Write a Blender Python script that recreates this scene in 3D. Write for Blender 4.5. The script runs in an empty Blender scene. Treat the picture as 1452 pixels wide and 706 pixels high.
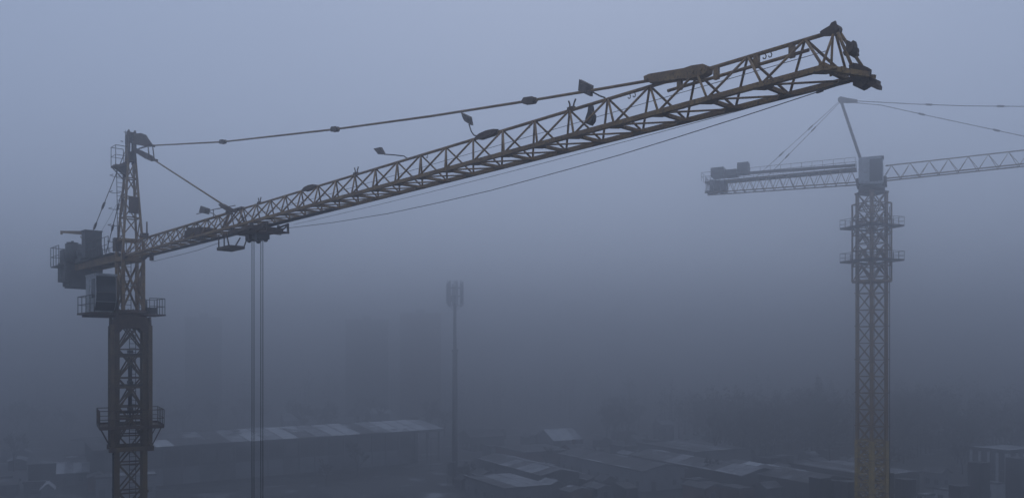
import bpy, math, random
from mathutils import Vector, Matrix
random.seed(7)
S = bpy.context.scene
C = S.collection
R = math.radians
V = Vector

# ------------------------------------------------------------------ camera, sky, sun, exposure
EYE = 32.0                      # the camera hangs 32 m above the ground
FPX, HOR, CX = 1180.0, 501.0, 726.0     # focal length, horizon row and centre column of the 1452 px photograph
cam = bpy.data.cameras.new('camera')
cam.sensor_width = 36.0
cam.lens = FPX / 1452 * 36
cam.shift_y = (HOR - 353) / 1452
cam.clip_start, cam.clip_end = 0.5, 6000
cam_o = bpy.data.objects.new('camera', cam)
cam_o.location = (0, 0, EYE)
cam_o.rotation_euler = (R(90), 0, 0)
C.objects.link(cam_o)
S.camera = cam_o

SUN_EL, SUN_AZ = R(50), R(8)         # the hidden sun stands ahead of the camera, high behind the fog
W = bpy.data.worlds.new('World')
S.world = W
W.use_nodes = True
nt = W.node_tree
nt.nodes.clear()
N = nt.nodes.new
L = nt.links.new
sky = N('ShaderNodeTexSky'); sky.sky_type = 'NISHITA'; sky.sun_disc = False
sky.sun_elevation = SUN_EL; sky.sun_rotation = SUN_AZ; sky.air_density = 1.0; sky.dust_density = 3.0
tc = N('ShaderNodeTexCoord'); sp = N('ShaderNodeSeparateXYZ'); L(tc.outputs['Generated'], sp.inputs[0])
mx = N('ShaderNodeMath'); mx.operation = 'MAXIMUM'; L(sp.outputs['Z'], mx.inputs[0]); mx.inputs[1].default_value = 0.0
ma = N('ShaderNodeMath'); ma.operation = 'MULTIPLY_ADD'; L(mx.outputs[0], ma.inputs[0])
ma.inputs[1].default_value = 0.15; ma.inputs[2].default_value = 0.85      # overcast sky: the zenith brighter than the horizon
oc = N('ShaderNodeVectorMath'); oc.operation = 'SCALE'; oc.inputs[0].default_value = (4.3, 5.3, 7.55)
L(ma.outputs[0], oc.inputs['Scale'])
mix = N('ShaderNodeMix'); mix.data_type = 'RGBA'; mix.inputs['Factor'].default_value = 0.93
L(sky.outputs[0], mix.inputs['A']); L(oc.outputs[0], mix.inputs['B'])
bg = N('ShaderNodeBackground'); bg.inputs['Strength'].default_value = 0.091
L(mix.outputs['Result'], bg.inputs['Color'])
wo = N('ShaderNodeOutputWorld'); L(bg.outputs[0], wo.inputs['Surface'])

sun = bpy.data.lights.new('sun', 'SUN')
sun.energy = 0.08
sun.angle = R(60)
sun.color = (1.0, 0.96, 0.9)
sun_o = bpy.data.objects.new('sun', sun)
sun_o.rotation_euler = (R(90) - SUN_EL, 0, math.pi - SUN_AZ)
sun_o.location = (0, 0, 200)
C.objects.link(sun_o)

S.view_settings.view_transform = 'Standard'
S.view_settings.look = 'None'
S.view_settings.exposure = 0.0
S.view_settings.gamma = 1.0
S.view_settings.use_curve_mapping = False
S.cycles.use_denoising = True
S.cycles.max_bounces = 6
S.cycles.volume_bounces = 4
S.cycles.diffuse_bounces = 3
FOG_DENSITY = 0.0078
FOG_TOP = 67.5

# ------------------------------------------------------------------ materials
def material(name, c1, c2, scale=3.0, rough=0.75, metal=0.0, c3=None, fine=24.0, bump=0.25, lo=0.42, hi=0.62, lo3=0.6, hi3=0.68):
    m = bpy.data.materials.new(name); m.use_nodes = True
    t = m.node_tree; b = t.nodes['Principled BSDF']
    n = t.nodes.new; l = t.links.new
    co = n('ShaderNodeNewGeometry')
    nz = n('ShaderNodeTexNoise'); nz.inputs['Scale'].default_value = scale; nz.inputs['Detail'].default_value = 6
    nz.inputs['Roughness'].default_value = 0.65
    l(co.outputs['Position'], nz.inputs['Vector'])
    mr = n('ShaderNodeMapRange'); mr.inputs['From Min'].default_value = lo; mr.inputs['From Max'].default_value = hi
    l(nz.outputs['Fac'], mr.inputs['Value'])
    mm = n('ShaderNodeMix'); mm.data_type = 'RGBA'
    mm.inputs['A'].default_value = (*c1, 1); mm.inputs['B'].default_value = (*c2, 1)
    l(mr.outputs[0], mm.inputs['Factor'])
    col = mm.outputs['Result']
    nf = n('ShaderNodeTexNoise'); nf.inputs['Scale'].default_value = fine; nf.inputs['Detail'].default_value = 4
    l(co.outputs['Position'], nf.inputs['Vector'])
    if c3:
        mr3 = n('ShaderNodeMapRange'); mr3.inputs['From Min'].default_value = lo3; mr3.inputs['From Max'].default_value = hi3
        l(nf.outputs['Fac'], mr3.inputs['Value'])
        m3 = n('ShaderNodeMix'); m3.data_type = 'RGBA'; m3.inputs['B'].default_value = (*c3, 1)
        l(col, m3.inputs['A']); l(mr3.outputs[0], m3.inputs['Factor'])
        col = m3.outputs['Result']
    l(col, b.inputs['Base Color'])
    b.inputs['Roughness'].default_value = rough
    b.inputs['Metallic'].default_value = metal
    if bump:
        bp = n('ShaderNodeBump'); bp.inputs['Strength'].default_value = bump; bp.inputs['Distance'].default_value = 0.02
        l(nf.outputs['Fac'], bp.inputs['Height']); l(bp.outputs[0], b.inputs['Normal'])
    return m

M = {}
M['paint'] = material('dirty yellow crane paint', (.35, .208, .072), (.19, .11, .048), 1.7, .62, c3=(.075, .045, .03), fine=16, lo3=.5, hi3=.7, lo=.35, hi=.65)
M['oldpaint'] = material('old dirty mast paint', (.19, .125, .06), (.11, .075, .042), 1.3, .7, c3=(.05, .034, .025), fine=14, lo3=.5, hi3=.7, lo=.35, hi=.65)
M['yellow'] = material('fresher yellow mast paint', (.52, .36, .10), (.36, .24, .07), .8, .6, c3=(.16, .1, .05), fine=6, lo3=.55, hi3=.7)
M['rust'] = material('rusty steel', (.115, .07, .042), (.07, .046, .033), 3.0, .8, c3=(.038, .027, .022), fine=22, lo3=.5, hi3=.7)
M['steel'] = material('dark greasy steel', (.05, .045, .042), (.08, .065, .055), 4.0, .55, metal=.3)
M['rope'] = material('steel rope', (.025, .024, .023), (.05, .045, .04), 9.0, .7)
M['cabpaint'] = material('grey cab paint', (.42, .44, .45), (.30, .31, .31), 1.6, .5, c3=(.16, .12, .09), fine=7)
M['glass'] = material('dark cab glass', (.02, .024, .028), (.03, .033, .036), 2.0, .12, bump=0)
M['concrete'] = material('stained concrete', (.13, .127, .123), (.075, .073, .07), 1.2, .9)
M['tank'] = material('grey machine paint', (.075, .073, .07), (.045, .044, .043), 2.0, .6)
M['lamp'] = material('grey lamp housing', (.07, .055, .05), (.13, .10, .085), 7.0, .5)
M['mud'] = material('wet ground with old snow', (.030, .031, .034), (.075, .075, .078), .05, .7, c3=(.42, .43, .46), fine=.13, bump=0, lo3=.57, hi3=.68)
M['asphalt'] = material('wet asphalt', (.04, .041, .044), (.06, .061, .065), .15, .45, bump=0)
M['snow'] = material('roof snow', (.82, .84, .86), (.62, .64, .67), .5, .8, bump=0)
M['thin_snow'] = material('thin snow over sheet roofing', (.50, .51, .53), (.22, .225, .24), .55, .8, bump=0)
M['roof'] = material('weathered sheet roofing', (.10, .10, .108), (.07, .07, .075), .35, .7, c3=(.26, .27, .29), fine=.6, bump=0)
M['wet_roof'] = material('dark roofing felt with snow', (.075, .075, .08), (.12, .12, .125), .3, .6, c3=(.36, .38, .41), fine=.3, bump=0, lo3=.56, hi3=.7)
M['wall'] = material('grey plaster wall', (.2, .2, .21), (.13, .13, .138), .4, .9, bump=0)
M['pale'] = material('pale cladding', (.34, .35, .37), (.24, .245, .26), .3, .85, bump=0)
M['dark'] = material('dark cladding', (.055, .056, .06), (.085, .086, .09), .3, .8, bump=0)
M['brickred'] = material('old red brick wall', (.16, .075, .055), (.11, .06, .05), .5, .9, bump=0)
M['tarred'] = material('tarred sheet cladding', (.022, .022, .026), (.034, .034, .038), .4, .7, bump=0)
M['whitewall'] = material('whitewashed wall', (.72, .73, .75), (.55, .56, .58), .5, .85, bump=0)
M['opening'] = material('dark opening', (.014, .014, .016), (.022, .022, .024), .5, .9, bump=0)
M['pane'] = material('window glass', (.03, .033, .037), (.05, .052, .056), .5, .15, bump=0)
M['bark'] = material('wet bark', (.035, .028, .023), (.055, .045, .038), 1.5, .9, bump=0)
M['twigs'] = material('bare twigs', (.028, .025, .023), (.045, .039, .035), .4, .95, bump=0)
M['needles'] = material('dark needles', (.018, .028, .019), (.035, .045, .032), .5, .95, bump=0)
M['mastgrey'] = material('galvanised mast', (.075, .077, .08), (.05, .051, .053), .8, .5, metal=.2, bump=0)

# ------------------------------------------------------------------ mesh helpers (all coordinates in metres, world axes)
class MB:
    def __init__(s): s.v = []; s.f = []; s.sm = []
    def add(s, vs, fs, smooth=False):
        b = len(s.v); s.v += [tuple(x) for x in vs]
        for f in fs: s.f.append([b + i for i in f]); s.sm.append(smooth)
        return s
    def box(s, c, ax, ay, az):      # centre and three half-axis vectors
        c, ax, ay, az = V(c), V(ax), V(ay), V(az)
        vs = [c + i * ax + j * ay + k * az for k in (-1, 1) for j in (-1, 1) for i in (-1, 1)]
        return s.add(vs, [(0, 2, 3, 1), (4, 5, 7, 6), (0, 1, 5, 4), (2, 6, 7, 3), (0, 4, 6, 2), (1, 3, 7, 5)])
    def bar(s, p, q, w, h=None, up=(0, 0, 1)):
        p, q = V(p), V(q); h = h or w; d = (q - p)
        n = d.normalized(); u = V(up)
        if abs(n.dot(u)) > .97: u = V((.83, .55, 0))
        x = n.cross(u).normalized(); y = x.cross(n)
        return s.box((p + q) / 2, d / 2, x * w / 2, y * h / 2)
    def tube(s, p, q, r0, r1=None, n=6, smooth=True):
        p, q = V(p), V(q); r1 = r0 if r1 is None else r1
        d = (q - p).normalized(); u = V((0, 0, 1)) if abs(d.z) < .95 else V((1, 0, 0))
        x = d.cross(u).normalized(); y = x.cross(d)
        vs = []
        for c, r in ((p, r0), (q, r1)):
            vs += [c + (x * math.cos(2 * math.pi * i / n) + y * math.sin(2 * math.pi * i / n)) * r for i in range(n)]
        s.add(vs, [(i, (i + 1) % n, n + (i + 1) % n, n + i) for i in range(n)], smooth)
        b = len(s.v) - 2 * n
        s.f.append([b + i for i in range(n)][::-1]); s.sm.append(False)
        s.f.append([b + n + i for i in range(n)]); s.sm.append(False)
        return s
    def path(s, pts, r, n=6):
        for a, b in zip(pts, pts[1:]): s.tube(a, b, r, r, n)
        return s
    def prism(s, pts, ext):         # flat polygon pushed along ext, centred on it
        e = V(ext) / 2; n = len(pts); P = [V(p) for p in pts]
        vs = [p - e for p in P] + [p + e for p in P]
        return s.add(vs, [tuple(range(n))[::-1], tuple(range(n, 2 * n))] + [(i, (i + 1) % n, n + (i + 1) % n, n + i) for i in range(n)])
    def drum(s, p, q, r, n=14): return s.tube(p, q, r, r, n, True)
    def build(s, name, mat, parent=None, label=None, kind=None):
        o0 = V(s.v[0]) if s.v else V()
        if parent is None: o0 = V((sum(x[0] for x in s.v) / len(s.v), sum(x[1] for x in s.v) / len(s.v), min(x[2] for x in s.v)))
        me = bpy.data.meshes.new(name)
        me.from_pydata([V(x) - o0 for x in s.v], [], s.f)
        me.polygons.foreach_set('use_smooth', s.sm)
        me.materials.append(M[mat])
        o = bpy.data.objects.new(name, me); C.objects.link(o)
        if parent is not None:
            o.parent = parent; o.location = o0 - V(parent['at'])
        else: o.location = o0
        o['at'] = tuple(o0)
        if label: o['label'] = label
        if kind: o['kind'] = kind
        return o

def thing(name, label, cat, at, group=None):
    o = bpy.data.objects.new(name, None); C.objects.link(o)
    o.location = at; o['at'] = tuple(at); o['label'] = label; o['category'] = cat
    o.empty_display_size = .5
    if group: o['group'] = group
    return o

def bez_sag(p, q, sag, n=10):
    p, q = V(p), V(q)
    return [p.lerp(q, i / n) - V((0, 0, 4 * sag * (i / n) * (1 - i / n))) for i in range(n + 1)]

UP = V((0, 0, 1))
class Frame:
    """vertical plane of a jib: r metres out along the jib, l metres sideways, z metres above the eye line"""
    def __init__(s, ax, d):
        s.a = V((ax[0], ax[1], 0)); s.d = V((d[0], d[1], 0)).normalized(); s.l = V((-s.d.y, s.d.x, 0))
    def __call__(s, r, l, z): return s.a + s.d * r + s.l * l + V((0, 0, z + EYE))
    def at(s, u, v, l=0.0):        # place in that plane (side offset l) seen at column u, row v of the photograph
        k = (u - CX) / FPX; b = s.a + s.l * l
        r = (k * b.y - b.x) / (s.d.x - k * s.d.y)
        Y = b.y + r * s.d.y
        return r, (HOR - v) * Y / FPX
    def pt(s, u, v, l=0.0):
        r, z = s.at(u, v, l); return s(r, l, z)

# ------------------------------------------------------------------ ground
def sheet(name, pts, z, mat):
    mb = MB(); mb.add([(x, y, z) for x, y in pts], [tuple(range(len(pts)))])
    o = mb.build(name, mat); o['kind'] = 'structure'; return o
sheet('ground', [(-1500, -300), (1500, -300), (1500, 1500), (-1500, 1500)], 0.0, 'mud')

def G(u, v):                        # point of the ground seen at column u, row v
    Y = EYE * FPX / (v - HOR); return V(((u - CX) / FPX * Y, Y, 0))

# ------------------------------------------------------------------ shared crane pieces
def railing(mb, pts, h=1.1, r=.022, step=1.0, mid=True):
    """posts along pts (closed by the caller) with a top and a middle rail"""
    for a, b in zip(pts, pts[1:]):
        a, b = V(a), V(b); n = max(1, round((b - a).length / step))
        for i in range(n + 1):
            p = a.lerp(b, i / n); mb.tube(p, p + UP * h, r, r, 4)
        mb.tube(a + UP * h, b + UP * h, r, r, 4)
        if mid: mb.tube(a + UP * h * .5, b + UP * h * .5, r * .8, r * .8, 4)

def ladder(name, p, q, side, parent, w=.4, r=.025, pitch=.3, hoops=False, out=None):
    mb = MB(); p, q, side = V(p), V(q), V(side).normalized() * w / 2
    mb.tube(p - side, q - side, r, r, 4); mb.tube(p + side, q + side, r, r, 4)
    n = int((q - p).length / pitch)
    for i in range(1, n):
        c = p.lerp(q, i / n); mb.tube(c - side, c + side, r * .7, r * .7, 4)
    if hoops:
        o = V(out).normalized()
        k = int((q - p).length / 1.5)
        for i in range(k + 1):
            c = p.lerp(q, i / max(k, 1)); s2 = side.normalized() * .34
            ring = [c - side] + [c + o * .62 * math.sin(math.pi * a / 4) - s2 * math.cos(math.pi * a / 4) for a in range(0, 5)] + [c + side]
            mb.path(ring, .016, 4)
    return mb.build(name, 'steel', parent)

def lattice_mast(root, cx, cy, ang, w, z_top, z_vis, bay, legw, br, mat='paint', far=False):
    ca, sa = math.cos(ang), math.sin(ang)
    ex, ey = V((ca, sa, 0)), V((-sa, ca, 0)); c = V((cx, cy, 0))
    h = w / 2 - legw / 2
    cor = [c + ex * i * h + ey * j * h for i, j in ((-1, -1), (1, -1), (1, 1), (-1, 1))]
    for p in cor:
        mb = MB(); mb.box(p + UP * z_top / 2, ex * legw / 2, ey * legw / 2, UP * z_top / 2)
        z = z_top
        while z > 1:                                   # flange joints of the mast sections
            mb.box(p + UP * z, ex * legw * .72, ey * legw * .72, UP * .07); z -= bay * 2
        mb.build('mast_leg', mat, root)
    low = MB(); z = z_top - .06; k = 0
    while z > .6:
        z1 = max(z - bay, .3); vis = z > z_vis
        for i in range(4):
            a, b = cor[i], cor[(i + 1) % 4]; d = (b - a).normalized() * legw * .4; a, b = a + d, b - d
            rows = (('mast_strut', a + UP * z, b + UP * z), ('mast_brace', a + UP * (z - .05), b + UP * (z1 + .05)), ('mast_brace', b + UP * (z - .05), a + UP * (z1 + .05)))
            for nm, p, q in rows:
                off = (b - a).normalized().cross(UP) * (.03 if p is rows[1][1] else -.03 if nm == 'mast_brace' else 0)
                if vis: MB().bar(p + off, q + off, br, br).build(nm, mat, root)
                else: low.bar(p + off, q + off, br, br)
        z = z1; k += 1
    if low.v: low.build('lower_bracing', mat, root, kind='stuff')
    base = MB(); base.box(c + UP * .35, ex * w * 1.1, ey * w * 1.1, UP * .35); base.build('footing', 'concrete', root)
    return c, ex, ey

def climbing_frame(root, c, ex, ey, w, z0, z1, legw, br, bays, mat='paint'):
    h = w / 2
    cor = [c + ex * i * h + ey * j * h for i, j in ((-1, -1), (1, -1), (1, 1), (-1, 1))]
    for p in cor:
        MB().box(p + UP * (z0 + z1) / 2, ex * legw / 2, ey * legw / 2, UP * (z1 - z0) / 2).build('frame_leg', mat, root)
    dz = (z1 - z0) / bays
    for k in range(bays + 1):
        z = z0 + k * dz
        for i in range(4):
            a, b = cor[i], cor[(i + 1) % 4]; d = (b - a).normalized() * legw * .5
            big = k in (0,)
            MB().bar(a + d + UP * z, b - d + UP * z, br * (1.5 if big else 1), br * (2.6 if big else 1.2)).build('frame_beam', mat, root)
            if k < bays:
                MB().bar(a + d + UP * (z + .08), (a + b) / 2 + UP * (z + dz - .06), br * .8).build('frame_brace', mat, root)
                MB().bar(b - d + UP * (z + .08), (a + b) / 2 + UP * (z + dz - .06), br * .8).build('frame_brace', mat, root)
    return cor

def work_platform(root, c, ex, ey, inner, outer, z, mat='steel', struts=True, strut_drop=1.2):
    mb = MB(); t = (outer - inner) / 2; m = (outer + inner) / 2
    for s in (-1, 1):
        mb.box(c + ey * s * m + UP * z, ex * outer, ey * t, UP * .05)
        mb.box(c + ex * s * m + UP * z, ex * t, ey * (inner - .003), UP * .049)
        mb.box(c + ey * s * outer + UP * (z + .1), ex * outer, ey * .015, UP * .09)
        mb.box(c + ex * s * outer + UP * (z + .1), ex * .015, ey * (outer - .02), UP * .09)
    p = mb.build('platform_deck', mat, root)
    rl = MB(); q = [c + ex * i * outer + ey * j * outer + UP * (z + .05) for i, j in ((-1, -1), (1, -1), (1, 1), (-1, 1), (-1, -1))]
    railing(rl, q, 1.15, .028, .9); rl.build('railing', mat, root)
    if struts:
        for i in (-1, 1):
            for j in (-1, 1):
                MB().tube(c + ex * i * (outer - .1) + ey * j * inner + UP * (z - .05), c + ex * i * inner + ey * j * inner + UP * (z - strut_drop), .04, .04, 5).build('platform_strut', mat, root)
    return p

# ================================================================== the near tower crane
AX = (-26.3, 57.3)
J = Frame(AX, (.670, -.742))
crane = thing('tower_crane', 'rusty yellow tower crane whose long lattice jib reaches across the sky', 'tower crane', (AX[0], AX[1], 0), 'tower cranes in the fog')
MA = R(29)
c1, ex1, ey1 = lattice_mast(crane, AX[0], AX[1], MA, 2.02, EYE + 2.3, EYE - 11.0, 1.95, .3, .09, 'oldpaint')
cage = climbing_frame(crane, c1, ex1, ey1, 2.36, EYE - 6.45, EYE + 1.9, .24, .12, 4, 'oldpaint')
for i, p in enumerate(cage):       # guide shoes at the frame's lower collar
    MB().box(p + UP * (EYE - 6.45), ex1 * .2, ey1 * .2, UP * .16).build('guide_shoe', 'rust', crane)
work_platform(crane, c1, ex1, ey1, 1.3, 1.96, EYE - 5.0, 'rust')
for dz in (-.1, -2.2, -4.0):       # inner decks and beams of the climbing frame
    mb = MB(); mb.box(c1 + UP * (EYE + dz), ex1 * 1.0, ey1 * .12, UP * .1); mb.box(c1 + UP * (EYE + dz + .22), ex1 * .12, ey1 * 1.0, UP * .1)
    mb.build('cross_girder', 'steel', crane)
mb = MB(); mb.tube(c1 + UP * (EYE - 3.9), c1 + UP * (EYE - .3), .13, .13, 10); mb.tube(c1 + UP * (EYE - 5.2), c1 + UP * (EYE - 3.9), .08, .08, 8)
mb.build('climbing_ram', 'steel', crane)
ladder('ladder', c1 + ex1 * .2 + ey1 * .55 + UP * .7, c1 + ex1 * .2 + ey1 * .55 + UP * (EYE + 1.9), ex1, crane)
mb = MB(); mb.path([c1 - ex1 * 1.1 - ey1 * .85 + UP * .5, c1 - ex1 * 1.1 - ey1 * .85 + UP * (EYE - 7), c1 - ex1 * 1.12 - ey1 * .9 + UP * (EYE - 6.7)], .06, 6)
mb.build('power_cable', 'rope', crane)

# crown on the mast, slewing ring, slewing tower
mb = MB()
for s, (e, f) in ((1, (ex1, ey1)), (-1, (ex1, ey1)), (1, (ey1, ex1)), (-1, (ey1, ex1))):
    q = [c1 + e * x + f * s * 1.2 + UP * (EYE + z) for x, z in ((-1.2, 1.3), (-.68, 1.45), (-.48, 1.72), (.48, 1.72), (.68, 1.45), (1.2, 1.3), (1.22, 1.9), (.95, 2.5), (-.95, 2.5), (-1.22, 1.9))]
    mb.prism(q, f * .1)
mb.box(c1 + UP * (EYE + 2.44), ex1 * .94, ey1 * .94, UP * .05)
mb.build('crown_plate', 'rust', crane)
mb = MB(); mb.drum(c1 + UP * (EYE + 2.5), c1 + UP * (EYE + 2.68), 1.05, 28); mb.drum(c1 + UP * (EYE + 2.68), c1 + UP * (EYE + 2.96), 1.12, 28)
for i in range(20):
    a = i * math.pi / 10; p = c1 + V((math.cos(a), math.sin(a), 0)) * .98
    mb.tube(p + UP * (EYE + 2.96), p + UP * (EYE + 3.02), .035, .035, 5)
mb.build('slewing_ring', 'rust', crane)
for s in (-1, 1):
    p = J(.55 * s, .75 * s, 2.9); mb = MB(); mb.drum(p, p + UP * .75, .17, 10); mb.drum(p + UP * .75, p + UP * .9, .1, 8); mb.build('slewing_motor', 'tank', crane)
tw = .66
for i in (-1, 1):
    for j in (-1, 1):
        MB().bar(J(i * tw, j * tw, 2.96), J(i * tw, j * tw, 7.0), .2, .2, J.d).build('tower_leg', 'paint', crane)
        MB().bar(J(i * tw, j * tw, 7.0), J(.15 + i * .17, j * .17, 14.3), .13, .13, J.d).build('tower_head_leg', 'paint', crane)
def tower_pt(i, j, z):
    t = (z - 7.0) / 7.3; return J(i * tw + (.15 + i * .17 - i * tw) * t, j * tw + (j * .17 - j * tw) * t, z)
for (i0, j0), (i1, j1) in (((-1, -1), (1, -1)), ((1, -1), (1, 1)), ((1, 1), (-1, 1)), ((-1, 1), (-1, -1))):
    MB().bar(J(i0 * tw, j0 * tw, 3.1), J(i1 * tw, j1 * tw, 6.2), .12).build('tower_brace', 'paint', crane)
    MB().bar(J(i1 * tw, j1 * tw, 3.1), J(i0 * tw, j0 * tw, 6.2), .12).build('tower_brace', 'paint', crane)
    for z in (6.45, 7.75):
        a, b = (tower_pt(i0, j0, max(z, 7.0)), tower_pt(i1, j1, max(z, 7.0))) if z > 7 else (J(i0 * tw, j0 * tw, z), J(i1 * tw, j1 * tw, z))
        MB().bar(a, b, .14, .3 if z < 7 else .14).build('tower_strut', 'paint', crane)
    zs = [7.75, 9.3, 10.7, 12.0, 13.2]
    for n, (za, zb) in enumerate(zip(zs, zs[1:])):
        a, b = ((i0, j0), (i1, j1)) if n % 2 else ((i1, j1), (i0, j0))
        MB().bar(tower_pt(*a, za), tower_pt(*b, zb), .07).build('tower_brace', 'paint', crane)
        MB().bar(tower_pt(i0, j0, zb), tower_pt(i1, j1, zb), .075).build('tower_strut', 'paint', crane)
mb = MB(); mb.box(J(.75, 0, 10.1), J.d * .08, J.l * .3, UP * .55); mb.build('load_display', 'rust', crane)     # board hung on the tower head
ladder('ladder', J(-.78, -.3, 3.0), J(-.2, -.62, 12.9), J.l, crane, hoops=False)
ladder('ladder', J(.2, -.2, 3.0), J(.2, -.2, 6.6), J.l, crane)
mb = MB()
lp0, lp1 = J(-.86, -.75, 7.3), J(-.2, -.72, 12.9)
for k in range(5):
    c = lp0.lerp(lp1, (k + .4) / 5); mb.path([c + J.l * .25, c - J.d * .5 + J.l * .3, c - J.d * .8, c - J.d * .5 - J.l * .35, c - J.l * .28, ], .022, 4)
mb.build('ladder_hoops', 'steel', crane)
# head: apex sheaves, small railed deck, link arms
def hplate(mb, px, l, th): mb.prism([J(J.at(u, v, l)[0], l, J.at(u, v, l)[1]) for u, v in px], J.l * th)
mb = MB()
for l in (-.2, .2):
    mb.prism([J(r, l, z) for r, z in ((-.25, 13.0), (.5, 13.0), (.62, 14.0), (.6, 15.1), (.4, 15.3), (0, 15.2), (-.25, 14.8), (-.3, 14.0))], J.l * .06)
mb.box(J(.15, 0, 13.5), J.d * .3, J.l * .17, UP * .3); mb.box(J(.2, 0, 15.0), J.d * .3, J.l * .17, UP * .12)
mb.build('head_plate', 'rust', crane)
for r, z, rad in ((.2, 14.75, .34), (1.0, 14.5, .24)):
    mb = MB(); mb.drum(J(r, -.13, z), J(r, -.05, z), rad, 18); mb.drum(J(r, .05, z), J(r, .13, z), rad, 18); mb.drum(J(r, -.25, z), J(r, .25, z), .07, 8); mb.build('sheave', 'steel', crane)
mb = MB()
a1 = J.at(215, 206.5); b1 = J.at(218.5, 227)
for l in (-.12, .12):
    hplate(mb, ((189, 190), (200, 189), (207, 191.5), (211, 198), (216, 205), (214, 208.5), (205, 207.5), (197, 206), (189, 204)), l, .05)
    hplate(mb, ((189, 208), (197, 212), (209, 217.5), (218, 222), (220.5, 228), (215, 229), (206, 225), (189, 214.5)), l, .05)
mb.tube(J(a1[0], -.2, a1[1]), J(a1[0], .2, a1[1]), .08, .08, 8); mb.tube(J(b1[0], -.22, b1[1]), J(b1[0], .22, b1[1]), .09, .09, 8)
for l in (-.15, .15): mb.tube(J(b1[0] - .45, l, b1[1] + .2), J(a1[0] - .25, l, a1[1]), .04, .04, 5)
mb.tube(J(J.at(197, 211)[0], 0, J.at(197, 211)[1]), J(J.at(211, 207)[0], 0, J.at(211, 207)[1]), .05, .05, 5)
mb.build('link_arm', 'rust', crane)
mb = MB(); mb.box(J(-.1, -.62, 12.75), J.d * .5, J.l * .45, UP * .06)
mb.tube(J(.3, -1.0, 12.7), J(.1, -.2, 11.9), .04, .04, 5); mb.tube(J(-.5, -1.0, 12.7), J(-.2, -.25, 11.8), .04, .04, 5)
mb.prism([J(-.1, l, z) for l, z in ((-1.05, 12.7), (-.2, 13.2), (-.2, 12.2))], J.d * .5)
mb.build('head_deck', 'rust', crane)
mb = MB(); q = [J(.4, -.25, 12.8), J(.4, -1.05, 12.8), J(-.6, -1.05, 12.8), J(-.6, -.25, 12.8)]
railing(mb, q, 1.3, .024, .9); mb.build('railing', 'steel', crane)
mb = MB(); mb.tube(J(0, -.3, 14.4), J(0, -.3, 15.3), .03, .02, 5); mb.tube(J(0, -.42, 15.15), J(0, -.18, 15.15), .025, .025, 5); mb.tube(J(0, -.45, 14.5), J(-.0, -.62, 14.5), .03, .03, 5)
mb.build('wind_gauge', 'steel', crane)

# ---- jib
JP, W2, ZB, ZT = 1.59, .624, 6.60, 7.625
TN = [49.9 - JP * k for k in range(32)]        # top nodes
BN = [50.7 - JP * k for k in range(32)]        # bottom nodes
mb = MB()
mb.bar(J(50.7, -W2, ZB), J(.75, -W2, ZB), .13, .13)
mb.bar(J(50.7, W2, ZB), J(.75, W2, ZB), .13, .13)
mb.tube(J(50.65, 0, ZT), J(16.6, 0, ZT), .055, .055, 8)
mb.tube(J(16.6, 0, ZT), J(1.2, 0, ZT), .075, .075, 8)
jib = mb.build('jib', 'paint', crane)
for k in range(32):
    r = BN[k]; gm = MB()
    gm.bar(J(r, -W2, ZB - .01), J(r, W2, ZB - .01), .11, .09)
    for s in (-1, 1):       # gusset plate at the cross beam's end
        gm.prism([J(r - .32, s * (W2 - .02), ZB - .05), J(r + .32, s * (W2 - .02), ZB - .05), J(r + .1, s * (W2 - .3), ZB - .05), J(r - .1, s * (W2 - .3), ZB - .05)], UP * .03)
    gm.build('cross_beam', 'paint', jib)
    if k < 31:
        MB().tube(J(BN[k + 1], -W2, ZB - .02), J(r, W2, ZB - .02), .03, .03, 5).build('bottom_brace', 'paint', jib)
    t = TN[k]
    br = .036
    for s in (-1, 1):
        MB().tube(J(t + .04, s * .03, ZT - .03), J(BN[k] - .04, s * W2, ZB + .06), br, br, 6).build('brace', 'paint', jib)
        e = BN[k + 1] if k < 31 else .9
        MB().tube(J(t - .04, s * .03, ZT - .03), J(e + .04, s * W2, ZB + .06), br, br, 6).build('brace', 'paint', jib)
# end frame
for s in (-1, 1):
    MB().tube(J(50.65, s * .04, ZT - .04), J(50.66, s * W2, ZB + .07), .034, .034, 6).build('brace', 'paint', jib)
MB().tube(J(50.6, 0, ZT - .05), J(50.55, 0, ZB - .02), .03, .03, 6).build('brace', 'paint', jib)
MB().bar(J(50.62, -W2, ZB + .1), J(50.62, W2, ZB + .1), .1, .12).build('cross_beam', 'paint', jib)
# top chord joints
for u, v, hl, hh in ((440, 267, .7, .1), (692, 189.5, .66, .1)):
    r, z = J.at(u, v); mb = MB()
    for l in (-.09, .09):
        mb.prism([J(r + x, l, ZT + .02 + y) for x, y in ((-hl, -.03), (-hl * .6, hh * .9), (0, hh * 1.25), (hl * .6, hh), (hl, .04), (hl * .7, -hh * .8), (-hl * .6, -hh))], J.l * .04)
    mb.tube(J(r - .3, -.13, ZT + .05), J(r - .3, .13, ZT + .05), .06, .06, 7); mb.tube(J(r + .3, -.13, ZT + .05), J(r + .3, .13, ZT + .05), .06, .06, 7)
    mb.build('chord_joint', 'rust', jib)
for u in (367.5, 504.5, 810):
    r = J.at(u, 0)[0]; mb = MB()
    for dx in (-.07, .09):
        mb.path([J(r + dx, 0, ZT + .02), J(r + dx * 1.1, .02, ZT + .2), J(r + dx * 1.9, .02, ZT + .32)], .028, 5)
    mb.box(J(r, 0, ZT + .05), J.d * .13, J.l * .06, UP * .05)
    mb.build('rope_guide', 'rust', jib)
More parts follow.
